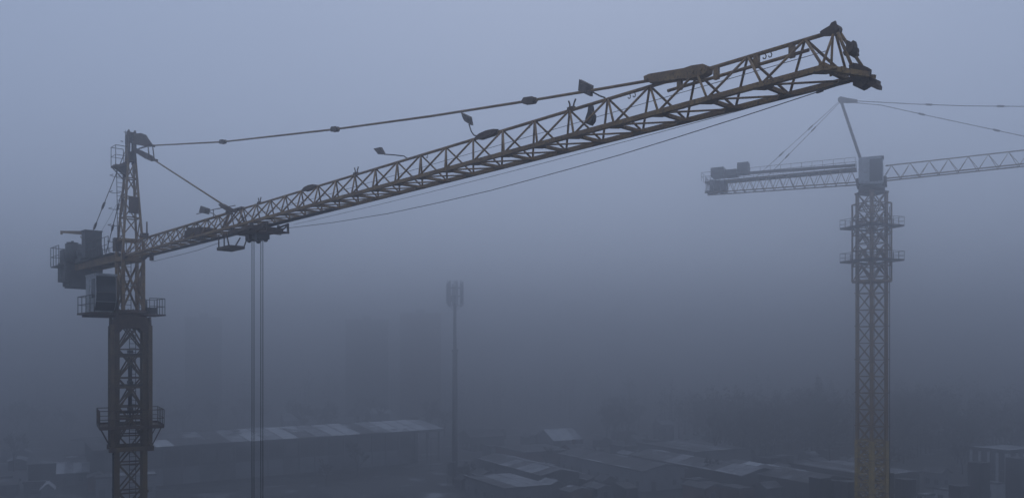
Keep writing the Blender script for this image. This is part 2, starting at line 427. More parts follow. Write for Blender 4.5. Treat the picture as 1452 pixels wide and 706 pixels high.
for u in (606, 751, 893, 900, 1085, 1093):
    r = J.at(u, 0)[0]; mb = MB()
    mb.path([J(r, 0, ZT - .05), J(r + .03, 0, ZT - .11), J(r + .01, 0, ZT - .17), J(r - .05, 0, ZT - .16), J(r - .06, 0, ZT - .12)], .014, 5)
    mb.build('cable_hook', 'steel', jib)
# stay tube under the outer top chord with its hanger plates
ra, rb = J.at(947, 127)[0], J.at(1147, 68)[0]
MB().tube(J(ra, 0, ZT - .27), J(rb, 0, ZT - .27), .045, .045, 7).build('stay_tube', 'paint', jib)
for u in (964, 1016, 1073, 1123):
    r = J.at(u, 0)[0]; mb = MB()
    mb.box(J(r, .0, ZT - .17), J.d * .07, J.l * .05, UP * .17)
    mb.build('hanger_plate', 'paint', jib)
# lamp hung under the top chord
r, z = J.at(838, 160); mb = MB()
mb.prism([J(r + x, 0, ZT + y) for x, y in ((-.06, -.05), (.06, -.05), (.09, -.25), (.17, -.38), (.15, -.55), (.02, -.66), (-.14, -.58), (-.19, -.42), (-.09, -.22))], J.l * .12)
mb.drum(J(r, -.09, ZT - .47), J(r, .09, ZT - .47), .13, 12); mb.build('snatch_block', 'steel', jib)
# trolley winch in the jib and its box
r = J.at(284, 330)[0]; mb = MB()
mb.box(J(r, -.1, ZB + .32), J.d * 1.1, J.l * .4, UP * .24); mb.drum(J(r - .6, -.45, ZB + .5), J(r - .6, .35, ZB + .5), .22, 14); mb.box(J(r + .9, .1, ZB + .28), J.d * .5, J.l * .3, UP * .22)
mb.build('trolley_winch', 'rust', crane)
mb = MB(); r0, r1 = 2.0, 27.0
mb.box(J((r0 + r1) / 2, .38, ZB - .085), J.d * (r1 - r0) / 2, J.l * .18, UP * .02); mb.build('catwalk', 'steel', crane)
# jib root: pin lugs and small post
for s in (-1, 1):
    mb = MB(); mb.prism([J(x, s * W2, z) for x, z in ((.5, 6.35), (1.3, 6.5), (1.3, 6.7), (.5, 6.95))], J.l * .16); mb.build('jib_lug', 'rust', crane)
r = J.at(209, 340)[0]; mb = MB(); mb.box(J(r, -.2, ZT + .12), J.d * .25, J.l * .2, UP * .12); mb.tube(J(r + .5, -.2, ZT), J(r + .5, -.2, ZT + .95), .05, .05, 6); mb.build('jib_post', 'rust', crane)
r = J.at(215, 372)[0]; mb = MB(); mb.box(J(r, 0, ZB - .3), J.d * .2, J.l * .07, UP * .26); mb.build('rope_bracket', 'rust', crane)

# jib tip (outlines laid out in the jib's plane at side offset l)
def plate(mb, px, l, th):
    mb.prism([J(J.at(u, v, l)[0], l, J.at(u, v, l)[1]) for u, v in px], J.l * th)
mb = MB()
for l in (-.07, .07): plate(mb, ((1163, 46), (1166, 43.5), (1177, 37), (1179, 33), (1185, 30), (1186.5, 36), (1191, 41), (1189.5, 47), (1185, 51), (1176, 51.5), (1166, 52)), l, .05)
c = J(J.at(1185, 42.5)[0], 0, J.at(1185, 42.5)[1]); mb.drum(c - J.l * .12, c + J.l * .12, .11, 14)
mb.build('tip_bracket', 'rust', crane)
for l, (u0, v0), (u1, v1) in ((-.12, (1188, 47), (1207, 92)), (.12, (1190, 45), (1222, 94))):
    mb = MB(); mb.tube(J(J.at(u0, v0, l)[0], l, J.at(u0, v0, l)[1]), J(J.at(u1, v1, l)[0], l, J.at(u1, v1, l)[1]), .038, .038, 7); mb.build('tip_stay', 'paint', crane)
mb = MB()
plate(mb, ((1203, 60), (1208, 62), (1212, 58.5), (1213.5, 63), (1214, 68), (1211, 73), (1206, 77), (1199, 80), (1197, 76), (1201, 70)), -.03, .16)
plate(mb, ((1207, 68), (1213, 66), (1217, 69), (1216.5, 75), (1217.5, 78), (1212, 83), (1207, 80)), .12, .1)
c = J(J.at(1208, 71)[0], 0, J.at(1208, 71)[1]); mb.drum(c - J.l * .14, c + J.l * .2, .085, 12); mb.tube(c + UP * .15, c + UP * .24 - J.d * .12, .022, .022, 5)
mb.build('tip_limit_switch', 'rust', crane)
mb = MB()
mb.bar(J(50.7, -W2, ZB), J(51.45, .05, ZB - .2), .11, .12); mb.bar(J(50.7, W2, ZB), J(51.4, .42, ZB - .16), .11, .12)
mb.bar(J(51.0, -.42, ZB - .05), J(51.0, .62, ZB - .03), .1, .1)
mb.build('tip_beam', 'paint', crane)
mb = MB()
for l in (.08, .34): plate(mb, ((1204, 93), (1210, 89.5), (1216, 90.5), (1231, 96), (1235.5, 99), (1235, 107), (1231, 110), (1233, 115), (1222, 119), (1208, 114)), l, .05)
plate(mb, ((1213, 112), (1232, 113), (1232, 121), (1225, 125.5), (1221, 127), (1213.5, 123.5)), .2, .3)
plate(mb, ((1231, 111.5), (1238, 111.5), (1246, 114.5), (1246, 119), (1248, 122), (1247.5, 127), (1241, 126), (1231, 121)), .2, .22)
mb.build('tip_housing', 'rust', crane)
c = J(J.at(1221, 104, .2)[0], 0, J.at(1221, 104, .2)[1])
for l in (.14, .24):
    mb = MB(); mb.drum(c + J.l * l, c + J.l * (l + .05), .17, 16); mb.build('sheave', 'steel', crane)

# tie bars with their link plates
def tie(pts, rad, mat='paint'):
    P = [J(*q) for q in pts]; return MB().path(P, rad, 7).build('tie_bar', mat, crane)
def P3(u, v): r, z = J.at(u, v); return (r, 0, z)
tie([P3(215, 206.5), P3(316, 201.3), P3(475, 183.5), P3(612, 164.8), P3(751, 143), P3(833, 129.5), P3(921, 114.5)], .045)
for u, v, s in ((316, 201.3, .26), (475, 183.5, .26), (751, 143, .27)):
    r, z = J.at(u, v); r2, z2 = J.at(u + 4, v - 4 * .13); d = (J(r2, 0, z2) - J(r, 0, z)).normalized(); mb = MB()
    s *= {316: 1.5, 475: 1.25, 751: 1.3}[u]
    p = J(r, 0, z); n = UP
    for l in (-.07, .07):
        mb.prism([p + d * x * s + n * y + J.l * l for x, y in ((-1, -.04), (-.6, .11), (.6, .11), (1, .04), (.6, -.11), (-.6, -.11))], J.l * .045)
    mb.build('tie_link', 'rust', crane)
mb = MB()
q = [J.at(u, v) for u, v in ((917, 110), (925, 106.5), (974, 98.5), (984, 95), (1001, 92.5), (1007, 95), (1006, 104), (1000, 108), (985, 113), (970, 113), (928, 119), (918, 117))]
for l in (-.12, .12): mb.prism([J(r, l, z) for r, z in q], J.l * .05)
mb.prism([J(r, 0, z - .01) for r, z in q[1:-1]], J.l * .17)
for u, v in ((922, 113.5), (998, 100), (986, 104)): r, z = J.at(u, v); mb.tube(J(r, -.19, z), J(r, .19, z), .06, .06, 8)
mb.build('tie_anchor', 'paint', crane)
tie([P3(218.5, 227), P3(322, 294)], .05)
mb = MB(); q = [J.at(u, v) for u, v in ((312, 290), (316, 289), (330, 297), (336, 302), (326, 301), (315, 294))]
for l in (-.08, .08): mb.prism([J(r, l, z) for r, z in q], J.l * .06)
mb.build('tie_anchor', 'rust', crane)
mb = MB(); r = J.at(333, 297)[0]; mb.box(J(r, 0, ZT + .06), J.d * 1.0, J.l * .1, UP * .05)
for s in (-1, 1):
    for x in (-.5, .5): mb.bar(J(r + x, s * .05, ZT), J(r + x * .3, s * W2, ZB + .05), .12, .05)
mb.path([J(r - 5.0, -.1, ZT + .45), J(r - 2.5, -.1, ZT + .4), J(r + .3, -.1, ZT + .25)], .025, 5); mb.path([J(r - 2.6, -.1, ZT + .4), J(r - 2.6, -.1, ZT)], .025, 5)
mb.build('tie_yoke', 'rust', crane)

# floodlights on bent stalks
def flood(panel, arm, th=.09):
    mb = MB(); A = [J(*P3(u, v)) for u, v in arm]; mb.path(A, .024, 5)
    f = mb.build('floodlight', 'steel', crane)
    Q = [J(*P3(u, v)) for u, v in panel]
    k = (J.l * .8 + J.d * .35).normalized()
    p = MB(); p.prism(Q, k * th); c = sum((V(x) for x in Q), V()) / 4
    p.box(c - k * (th * .5 + .03), (Q[1] - Q[0]) * .25, (Q[3] - Q[0]) * .25, k * .03)
    p.build('lamp_panel', 'lamp', f); return f
flood([(823, 113), (840, 121.5), (838.5, 137), (821.5, 129)], [(839, 130), (850, 136), (858, 139)])
flood([(655, 160), (667.5, 166), (669.5, 178), (660, 172)], [(665, 176.5), (668, 186), (672, 192), (676, 193)])
flood([(531, 211), (540.5, 209), (546, 219.5), (537.5, 219)], [(545, 219), (560, 220), (573, 221.5), (579, 226)])
flood([(285.5, 292), (297, 296), (295.5, 304), (283, 301)], [(296, 300), (304, 304), (308, 308)])

# ropes
mb = MB(); mb.path([J(1.2, 0, 7.9), J(3, .02, 7.2), J(26, .02, 7.12), J(50.5, .02, 7.22)], .009, 5); mb.build('hoist_rope', 'rope', crane)
mb = MB(); mb.path([J(*P3(u, v)) for u, v in ((399, 324.5), (470, 316), (550, 303), (620, 288), (697, 270), (800, 242), (879, 220), (960, 195), (1050, 166.5), (1110, 147), (1159, 131), (1195, 119.5))], .012, 5)
mb.build('hoist_rope', 'rope', crane)
MB().bar(J(*P3(1158, 131.5)), J(*P3(1167, 128.5)), .05, .05).build('rope_clamp', 'steel', crane)
mb = MB(); mb.path(bez_sag(J(22.5, W2, ZB - .25), J(51.2, W2 * .6, ZB - .1), .12, 8), .008, 5); mb.build('trolley_rope', 'rope', crane)
mb = MB(); mb.path([J(*P3(u, v)) for u, v in ((215, 371), (245, 364), (280, 355), (312, 344))], .014, 5); mb.build('trolley_rope', 'rope', crane)

# trolley, hanging basket, hook ropes
RT = J.at(365, 330)[0]
mb = MB()
for s in (-1, 1):
    mb.bar(J(RT - 1.7, s * .78, ZB - .32), J(RT + 1.2, s * .78, ZB - .32), .09, .16)
for x in (-1.7, -.7, .4, 1.2): mb.bar(J(RT + x, -.8, ZB - .33), J(RT + x, .8, ZB - .33), .12, .14)
mb.box(J(RT - .1, 0, ZB - .42), J.d * .9, J.l * .55, UP * .1)
trolley = mb.build('trolley', 'rust', crane)
for x in (-1.4, .9):
    for s in (-1, 1):
        w = MB(); w.drum(J(RT + x, s * .68, ZB - .2), J(RT + x, s * .76, ZB - .2), .13, 12); w.tube(J(RT + x, s * .74, ZB - .2), J(RT + x, s * .82, ZB - .2), .03, .03, 6)
        w.bar(J(RT + x, s * .8, ZB - .35), J(RT + x, s * .8, ZB - .1), .1, .05); w.build('wheel', 'steel', trolley)
mb = MB(); mb.box(J(RT + 1.2, 0, ZB - .5), J.d * .05, J.l * .7, UP * .1)
for s in (-.55, .55):
    mb.bar(J(RT + 1.25, s, ZB - .25), J(RT + 2.25, s, ZB - .2), .07); mb.bar(J(RT + 2.25, s, ZB - .15), J(RT + 2.25, s, ZB - .66), .09); mb.bar(J(RT + 1.2, s, ZB - .55), J(RT + 2.25, s, ZB - .62), .07); mb.bar(J(RT + 1.25, s, ZB - .55), J(RT + 2.2, s, ZB - .25), .05)
mb.bar(J(RT + 2.25, -.6, ZB - .62), J(RT + 2.25, .6, ZB - .62), .09)
mb.build('rope_anchor', 'rust', trolley)
for x in (-.42, .42):
    mb = MB(); mb.drum(J(RT + x, -.3, ZB - .72), J(RT + x, -.2, ZB - .72), .2, 14); mb.drum(J(RT + x, .2, ZB - .72), J(RT + x, .3, ZB - .72), .2, 14); mb.box(J(RT + x, 0, ZB - .64), J.d * .22, J.l * .36, UP * .16); mb.build('sheave', 'steel', trolley)
rb_ = J.at(331, 350)[0]
mb = MB(); zf = 5.62 - .03
mb.box(J(rb_, -.15, zf), J.d * .8, J.l * .42, UP * .035)
for s in (-1, 1):
    mb.box(J(rb_, -.15 + s * .42, zf + .06), J.d * .8, J.l * .015, UP * .06)
    mb.box(J(rb_ + s * .8, -.15, zf + .06), J.d * .015, J.l * .42, UP * .06)
for x, s in ((-.6, -1), (-.6, 1), (.1, -1), (.72, -1), (.72, 1)): mb.tube(J(rb_ + x, -.15 + s * .4, zf + .05), J(rb_ + x + (.35 if x < .5 else 0), -.1 + s * .6, ZB - .3), .04, .04, 5)
mb.build('service_basket', 'rust', trolley)
for x, l in ((-.5, -.06), (-.5, .05), (.5, -.05), (.5, .06)):
    MB().tube(J(RT + x, l + .0, ZB - .8), J(RT + x, l, -17.5), .02, .02, 5).build('hook_rope', 'rope', crane)
mb = MB(); mb.box(J(RT, 0, -17.8), J.d * .6, J.l * .18, UP * .4); mb.drum(J(RT - .44, -.3, -17.6), J(RT - .44, .3, -17.6), .25, 14); mb.drum(J(RT + .44, -.3, -17.6), J(RT + .44, .3, -17.6), .25, 14)
mb.path([J(RT, 0, -18.2), J(RT, 0, -18.6), J(RT + .2, 0, -18.75), J(RT + .25, 0, -18.95), J(RT + .1, 0, -19.1), J(RT - .12, 0, -19.05)], .07, 7)
mb.build('hook_block', 'rust', crane)

# counter-jib
CL = -13.3
mb = MB()
for s in (-1, 1):
    mb.bar(J(-.75, s * .62, 6.6), J(CL, s * .62, 6.75), .16, .5)
for k in range(7): mb.bar(J(-1.2 - k * 2.0, -.54, 6.6), J(-1.2 - k * 2.0, .54, 6.6), .12, .2)
cj = mb.build('counter_jib', 'paint', crane)
MB().box(J((CL - 1) / 2, 0, 6.93), J.d * (-CL - 1) / 2, J.l * .95, UP * .03).build('catwalk', 'steel', cj)
mb = MB()
railing(mb, [J(-.9, -1.15, 6.96), J(-6.0, -1.15, 6.96)], 1.1, .025, .85); railing(mb, [J(-.9, .95, 6.96), J(CL - .3, .95, 6.96)], 1.1, .025, 1.0)
mb.build('railing', 'steel', crane)
mb = MB(); mb.box(J(-12.5, -1.4, 6.85), J.d * 1.2, J.l * .32, UP * .04); railing(mb, [J(-11.3, -1.72, 6.89), J(-13.7, -1.72, 6.89), J(-13.7, 1.0, 6.89)], 1.5, .03, .9); mb.build('railing', 'steel', crane)
mb = MB(); mb.box(J(-6.3, -.72, 8.0), J.d * .5, J.l * .56, UP * .98); mb.box(J(-6.3, -.72, 9.0), J.d * .55, J.l * .61, UP * .04)
cabi = mb.build('electric_cabinet', 'tank', crane)
MB().box(J(-5.78, -.72, 7.95), J.d * .02, J.l * .5, UP * .85).build('door', 'tank', cabi)
mb = MB(); mb.drum(J(-9.2, -.75, 7.75), J(-9.2, .6, 7.75), .45, 18)
for l in (-.8, .65): mb.drum(J(-9.2, l, 7.75), J(-9.2, l + .06, 7.75), .62, 20)
mb.box(J(-9.2, 0, 7.1), J.d * .8, J.l * .9, UP * .13); mb.box(J(-8.2, -.5, 7.6), J.d * .35, J.l * .35, UP * .4); mb.drum(J(-8.2, -1.2, 7.6), J(-8.2, -.2, 7.6), .26, 12)
mb.build('hoist_winch', 'tank', crane)
mb = MB(); mb.drum(J(-10.9, -.85, 7.0), J(-10.9, -.85, 8.5), .52, 18); mb.drum(J(-10.9, -.85, 8.5), J(-10.9, -.85, 8.62), .42, 18); mb.tube(J(-10.9, -.85, 8.62), J(-10.9, -.85, 8.75), .1, .1, 8); mb.build('resistor_drum', 'tank', crane)
mb = MB(); mb.box(J(-10.6, .2, 7.7), J.d * .7, J.l * .45, UP * .7); mb.box(J(-12.7, -.6, 7.6), J.d * .5, J.l * .6, UP * .6); mb.build('switch_box', 'tank', crane)
for k in range(4):
    r = -11.15 - k * .58; mb = MB(); dz = (.0, .12, -.1, .06)[k]
    mb.prism([J(r, l, z) for l, z in ((-1.35, 7.15), (1.35, 7.15), (1.35, 5.5 + dz), (1.15, 5.25 + dz), (-1.0, 5.25 + dz), (-1.0, 5.65), (-1.35, 5.65))], J.d * .5)
    mb.build('counterweight_block', 'concrete', crane)
mb = MB(); p = J(-8.4, -.35, 6.96)
mb.tube(p, p + UP * 2.1, .09, .07, 8); mb.tube(p + UP * 1.0 + J.l * .0, p + UP * 1.9 - J.l * .6, .04, .04, 6)
mb.prism([p + J.l * a + UP * b for a, b in ((.15, 2.35), (-1.75, 2.18), (-1.95, 2.18), (-1.95, 1.9), (-1.8, 1.9), (-1.8, 2.02), (.15, 2.02))], J.d * .14)
mb.build('service_davit', 'paint', crane)
for l, u0, v0 in ((-.85, 169, 243), (.75, 173, 250)):
    a = J(-.25, l * .28, 13.9); b = J(-8.6, l, 7.0); mb = MB(); mb.path([a, b], .03, 6)
    for t in (.47, .66):
        p = a.lerp(b, t); d = (b - a).normalized(); mb.prism([p + d * x + (UP * .8 - J.d * .6) * y for x, y in ((-.35, 0), (-.15, .08), (.15, .08), (.35, 0), (.15, -.08), (-.15, -.08))], J.l * .12)
    mb.build('pendant_bar', 'rust', crane)
mb = MB(); mb.path(bez_sag(J(-.3, .1, 12.2), J(-8.8, -.2, 8.0), .3, 8), .01, 4); mb.build('hoist_rope', 'rope', crane)

# operator's cab on its bracket platform
cr0, cr1, cl0, cl1 = -1.15, 1.15, -2.5, -1.22
zc0, zc1 = 2.78, 5.2
mb = MB()
side = [(cr0, zc0 + .02), (cr1 - .5, zc0 + .02), (cr1 - .05, zc0 + .65), (cr1, zc0 + 1.25), (cr1 - .08, zc1), (cr0, zc1)]
mb.prism([J(r, (cl0 + cl1) / 2, z) for r, z in side], J.l * (cl1 - cl0 - .1))
mb.box(J((cr0 + cr1) / 2, (cl0 + cl1) / 2, zc1 + .04), J.d * 1.22, J.l * .68, UP * .05)
for l in (cl0 + .03, cl1 - .03): mb.prism([J(r, l, z) for r, z in side], J.l * .06)
cab = mb.build('cab', 'cabpaint', crane)
def pane(pts, n, nm='window'):
    return MB().prism(pts, n).build(nm, 'glass', cab)
lm = (cl0 + cl1) / 2
pane([J(cr1 + .012, cl0 + .04, zc0 + 1.3), J(cr1 + .012, cl1 - .04, zc0 + 1.3), J(cr1 - .062, cl1 - .04, zc1 - .08), J(cr1 - .062, cl0 + .04, zc1 - .08)], J.d * .03)
pane([J(cr1 - .035, cl0 + .04, zc0 + .68), J(cr1 - .035, cl1 - .04, zc0 + .68), J(cr1 + .008, cl1 - .04, zc0 + 1.24), J(cr1 + .008, cl0 + .04, zc0 + 1.24)], J.d * .03)
pane([J(cr1 - .47, cl0 + .04, zc0 + .08), J(cr1 - .47, cl1 - .04, zc0 + .08), J(cr1 - .06, cl1 - .04, zc0 + .63), J(cr1 - .06, cl0 + .04, zc0 + .63)], J.d * .03)
pane([J(cr1 - .2, cl0 - .008, zc0 + .9), J(cr1 - .2, cl0 - .008, zc1 - .25), J(cr1 - .95, cl0 - .008, zc1 - .25), J(cr1 - .95, cl0 - .008, zc0 + .9)], J.l * .03)
d = MB().box(J(cr0 + .55, cl0 - .012, zc0 + 1.15), J.d * .36, J.l * .014, UP * 1.0).build('door', 'cabpaint', cab)
MB().box(J(cr1 + .02, lm, zc0 + 1.27), J.d * .03, J.l * .6, UP * .03).build('window_bar', 'steel', cab)
mb = MB(); mb.box(J(-.1, (cl0 - .35 + cl1) / 2, 2.66), J.d * 1.45, J.l * ((cl1 - cl0 + .35) / 2 + .1), UP * .06); mb.bar(J(-.9, -2.8, 2.52), J(-.9, -.4, 2.52), .12, .16); mb.bar(J(.9, -2.8, 2.52), J(.9, -.4, 2.52), .12, .16)
mb.build('cab_platform', 'rust', crane)
mb = MB(); railing(mb, [J(1.3, -2.65, 2.72), J(1.3, -2.9, 2.72), J(-1.5, -2.9, 2.72), J(-1.5, -1.2, 2.72)], 1.1, .028, .9); mb.build('railing', 'steel', crane)
mb = MB(); mb.box(J(0, 1.35, 2.66), J.d * 1.1, J.l * .68, UP * .05); mb.build('ring_platform', 'rust', crane)
mb = MB(); railing(mb, [J(1.05, .95, 2.7), J(1.05, 1.98, 2.7), J(-1.05, 1.98, 2.7), J(-1.05, .95, 2.7)], 1.1, .025, .6); mb.build('railing', 'steel', crane)
mb = MB(); mb.box(J(.55, 1.25, 2.95), J.d * .25, J.l * .25, UP * .2); mb.drum(J(.2, 1.0, 2.7), J(.2, 1.0, 3.6), .09, 8); mb.build('grease_pump', 'tank', crane)
# railing at the foot of the tower head, and a cable tray
mb = MB(); railing(mb, [J(.7, .72, 6.96), J(-.8, .95, 6.96)], 1.1, .022, .7); mb.build('railing', 'steel', crane)
mb = MB(); mb.box(J(-.75, -.55, 7.5), J.d * .2, J.l * .3, UP * .45); mb.build('junction_box', 'rust', crane)

# ================================================================== the far tower crane
FS, YB = 1.26, 108.0             # a bigger crane, farther off
B2 = ((1236 - CX) / FPX * YB, YB)
class BigFrame(Frame):
    def __call__(s, r, l, z): return Frame.__call__(s, r * FS, l * FS, z * FS)
    def at(s, u, v, l=0.0):
        r, z = Frame.at(s, u, v, l * FS); return r / FS, z / FS
K = BigFrame(B2, (.9, -.43))
def hz(z): return EYE + z * FS    # height of a point of the far crane
farc = thing('tower_crane', 'pale tower crane half lost in the fog with square cab box and leaning head post', 'tower crane', (B2[0], B2[1], 0), 'tower cranes in the fog')
c2, ex2, ey2 = lattice_mast(farc, B2[0], B2[1], R(21.6), 2.2 * FS, hz(16.5), hz(-14), 1.71 * FS, .34, .1)
climbing_frame(farc, c2, ex2, ey2, 2.62 * FS, hz(7.4), hz(15.4), .16, .12, 5)
for v in (371, 323): work_platform(farc, c2, ex2, ey2, 1.45 * FS, 2.15 * FS, EYE + (HOR - v) * YB / FPX, 'rust', struts=False)
# the lowest sections: heavier and freshly painted yellow
hy = 1.1 * FS - .17; zy = EYE - 11.2
cy = [c2 + ex2 * i * hy + ey2 * j * hy for i, j in ((-1, -1), (1, -1), (1, 1), (-1, 1))]
for p in cy: MB().box(p + UP * zy / 2, ex2 * .24, ey2 * .24, UP * (zy / 2 - .02)).build('base_section_leg', 'yellow', farc)
for k in range(int(zy / 1.08)):
    for i in range(4):
        p, q = cy[i], cy[(i + 1) % 4]; d = (q - p).normalized() * .24; z = zy - k * 1.08
        MB().bar(p + d + UP * z, q - d + UP * z, .1, .16).build('base_section_strut', 'yellow', farc)
        MB().bar(p + d + UP * (z - (k % 2) * 1.0 - .05), q - d + UP * (z - (1 - k % 2) * 1.0 - .05), .1, .14).build('base_section_brace', 'yellow', farc)
ladder('ladder', c2 + ex2 * .3 + UP * .7, c2 + ex2 * .3 + UP * hz(16.4), ex2, farc)
mb = MB(); mb.path([c2 + ex2 * 1.5 - ey2 * 1.5 + UP * .5, c2 + ex2 * 1.5 - ey2 * 1.5 + UP * hz(15)], .05, 5); mb.build('power_cable', 'rope', farc)
mb = MB(); mb.box(c2 + UP * hz(16.5), ex2 * 1.45, ey2 * 1.45, UP * .12); mb.build('crown_plate', 'rust', farc)
mb = MB(); mb.drum(c2 + UP * hz(16.6), c2 + UP * hz(17.2), 1.6, 24); mb.build('slewing_ring', 'rust', farc)
mb = MB(); mb.box(c2 + UP * hz(17.55), K.d * 1.8, K.l * 1.45, UP * .45); mb.build('slewing_table', 'rust', farc)
mb = MB(); mb.prism([K(*K.at(u, v, -1.9)[:1], -1.3, K.at(u, v, -1.9)[1]) for u, v in ((1217.5, 226), (1220, 223.5), (1251, 223.5), (1252, 228), (1252.5, 257), (1249, 261), (1220, 261), (1217.5, 258))], K.l * 1.7 * FS)
cab2 = mb.build('cab', 'cabpaint', farc)
ra = K.at(1233, 240, -2.16)[0]; rb2 = K.at(1251, 240, -2.16)[0]; zz = lambda v: (HOR - v) * 105.5 / FPX / FS
mb = MB(); mb.box(K((ra + rb2) / 2, -2.16, (zz(225) + zz(258)) / 2), K.d * (rb2 - ra) / 2 * FS, K.l * .02, UP * (zz(225) - zz(258)) / 2 * .96 * FS); mb.build('window', 'glass', cab2)
mb = MB(); r = K.at(1225, 240, -2.16)[0]; mb.box(K(r, -2.16, zz(243)), K.d * .4, K.l * .02, UP * 1.15); mb.build('door', 'cabpaint', cab2)
mb = MB(); mb.box(K((ra + rb2) / 2, -1.3, zz(222.5)), K.d * .9, K.l * 1.1, UP * .05); mb.build('roof_hatch', 'cabpaint', cab2)
# leaning head post: two legs joined near the top
pa, pb = K.at(1230, 222), K.at(1192, 142)
for s in (-1, 1):
    MB().bar(K(pa[0], s * .75, 17.9), K(pb[0], s * .16, pb[1]), .34, .34, K.d).build('head_post', 'rust', farc)
for t in (.3, .55, .8):
    z = 17.9 + (pb[1] - 17.9) * t; r = pa[0] + (pb[0] - pa[0]) * t; w = .75 - .59 * t
    MB().bar(K(r, -w, z), K(r, w, z), .1).build('post_strut', 'paint', farc)
mb = MB(); q = [K.at(u, v) for u, v in ((1188, 142), (1192, 138), (1197, 139), (1216, 142.5), (1216, 145.5), (1196, 146))]
mb.prism([K(r, 0, z) for r, z in q], K.l * .6); mb.drum(K(pb[0], -.3, pb[1]), K(pb[0], .3, pb[1]), .34, 14); mb.build('head_plate', 'rust', farc)
# jib
JR0, JR1 = 1.0, 42.0
rise = .026
def kz(z, r): return z + abs(r) * rise
zb2, zt2, w2 = 17.72, 19.15, .62
mb = MB()
for s in (-1, 1): mb.bar(K(JR0, s * w2, kz(zb2, JR0)), K(JR1, s * w2, kz(zb2, JR1)), .15, .15)
mb.bar(K(JR0 + .3, 0, kz(zt2, JR0)), K(JR1, 0, kz(zt2, JR1)), .13, .13)
jib2 = mb.build('jib', 'paint', farc)
pit = 1.72; k = 0; r = JR0
while r + pit < JR1 + .01:
    for s in (-1, 1):
        MB().tube(K(r, s * w2, kz(zb2, r)), K(r + pit / 2, 0, kz(zt2, r)), .036, .036, 5).build('brace', 'paint', jib2)
        MB().tube(K(r + pit, s * w2, kz(zb2, r)), K(r + pit / 2, 0, kz(zt2, r)), .036, .036, 5).build('brace', 'paint', jib2)
    MB().bar(K(r, -w2, kz(zb2, r)), K(r, w2, kz(zb2, r)), .08).build('cross_beam', 'paint', jib2)
    r += pit
# counter-jib: lattice under a solid walkway
def cz(z, r): return z + abs(r) * .012
CR = 17.0
mb = MB()
for s in (-1, 1):
    mb.bar(K(-1.4, s * .75, cz(17.6, 0)), K(-CR, s * .75, cz(17.6, CR)), .14, .14)
    mb.bar(K(-1.4, s * .75, cz(19.0, 0)), K(-CR, s * .75, cz(18.75, CR)), .14, .14)
cj2 = mb.build('counter_jib', 'paint', farc)
n = 15
for i in range(n):
    r0 = -1.4 - (CR - 1.4) * i / n; r1 = -1.4 - (CR - 1.4) * (i + 1) / n; rm = (r0 + r1) / 2
    for s in (-1, 1):
        MB().tube(K(r0, s * .75, cz(17.6, r0)), K(rm, s * .75, cz(18.95, rm)), .036, .036, 5).build('brace', 'paint', cj2)
        MB().tube(K(r1, s * .75, cz(17.6, r1)), K(rm, s * .75, cz(18.95, rm)), .036, .036, 5).build('brace', 'paint', cj2)
    MB().bar(K(r0, -.75, cz(17.6, r0)), K(r0, .75, cz(17.6, r0)), .08).build('cross_beam', 'paint', cj2)
ua, ub = K.at(1214, 238), K.at(1062, 249)
mb = MB(); mb.bar(K(ua[0], -1.0, ua[1] + .05), K(ub[0], -1.0, ub[1] + .05), .06, .4); mb.bar(K(ua[0], 0, 19.1), K(-CR, 0, 19.0), 2.2, .05); mb.build('catwalk', 'rust', farc)
mb = MB(); railing(mb, [K(-1.5, -1.05, 19.2), K(-CR - .3, -1.05, 19.1), K(-CR - .3, 1.05, 19.1), K(-1.5, 1.05, 19.2)], 1.15, .028, 1.3); mb.build('railing', 'steel', farc)
def kbox(u0, u1, v0, v1, l, lw, nm, mat):
    r0, z1 = K.at(u0, v0); r1, z0 = K.at(u1, v1)
    o = MB(); o.box(K((r0 + r1) / 2, l, (z0 + z1) / 2), K.d * abs(r1 - r0) / 2 * FS, K.l * lw * FS, UP * abs(z1 - z0) / 2 * FS)
    return o.build(nm, mat, farc)
kbox(1047, 1062.5, 233, 247.5, -.2, .6, 'electric_cabinet', 'tank')
kbox(1029, 1046, 243, 250, 0, .8, 'hoist_winch', 'tank')
kbox(1010, 1028, 240.5, 251, 0, .9, 'resistor_box', 'tank')
for k in range(4): kbox(1009.5 + k * 5.2, 1014 + k * 5.2, 258, 272.5 - (k % 2) * 1.2, 0, 1.1, 'counterweight_block', 'concrete')
mb = MB(); r0, z0 = K.at(1004, 272); r1, z1 = K.at(1010, 254); mb.box(K((r0 + r1) / 2, 0, 17.9), K.d * .45, K.l * 1.4, UP * .05); railing(mb, [K(r1, -1.15, 17.9), K(r0, -1.15, 17.9), K(r0, 1.15, 17.9)], 1.9, .03, .6); mb.build('railing', 'steel', farc)
# pendants
def kp(u, v): r, z = K.at(u, v); return K(r, 0, z)
def pend(P, rad, links):
    mb = MB(); mb.path(P, rad, 6); o = mb.build('pendant_bar', 'rust', farc)
    for i, t in links:
        p = P[i].lerp(P[i + 1], t); d = (P[i + 1] - P[i]).normalized()
        q = MB(); q.prism([p + d * x + UP * y for x, y in ((-.5, 0), (-.3, .11), (.3, .11), (.5, 0), (.3, -.11), (-.3, -.11))], K.l * .16); q.build('pendant_link', 'rust', o)
e1 = K.at(1452, 151.5)
pend([kp(1214, 143.5), kp(1300, 148), kp(1370, 150.5), kp(1452, 151.3), K(34, 0, kz(zt2, 34) + .1)], .05, ((1, .25), (2, .6)))
pend([kp(1212, 146), kp(1250, 149.5), kp(1310, 163), kp(1415, 185.5), K(16.6, 0, kz(zt2, 16.6) + .1)], .045, ((1, .95), (2, .98)))
for l in (-.7, .7):
    a, b = K(pb[0], l * .3, pb[1] - .1), K(K.at(1079, 245)[0] + l * .5, l, 19.1)
    pend([a, b], .032, ((0, .35), (0, .7)))

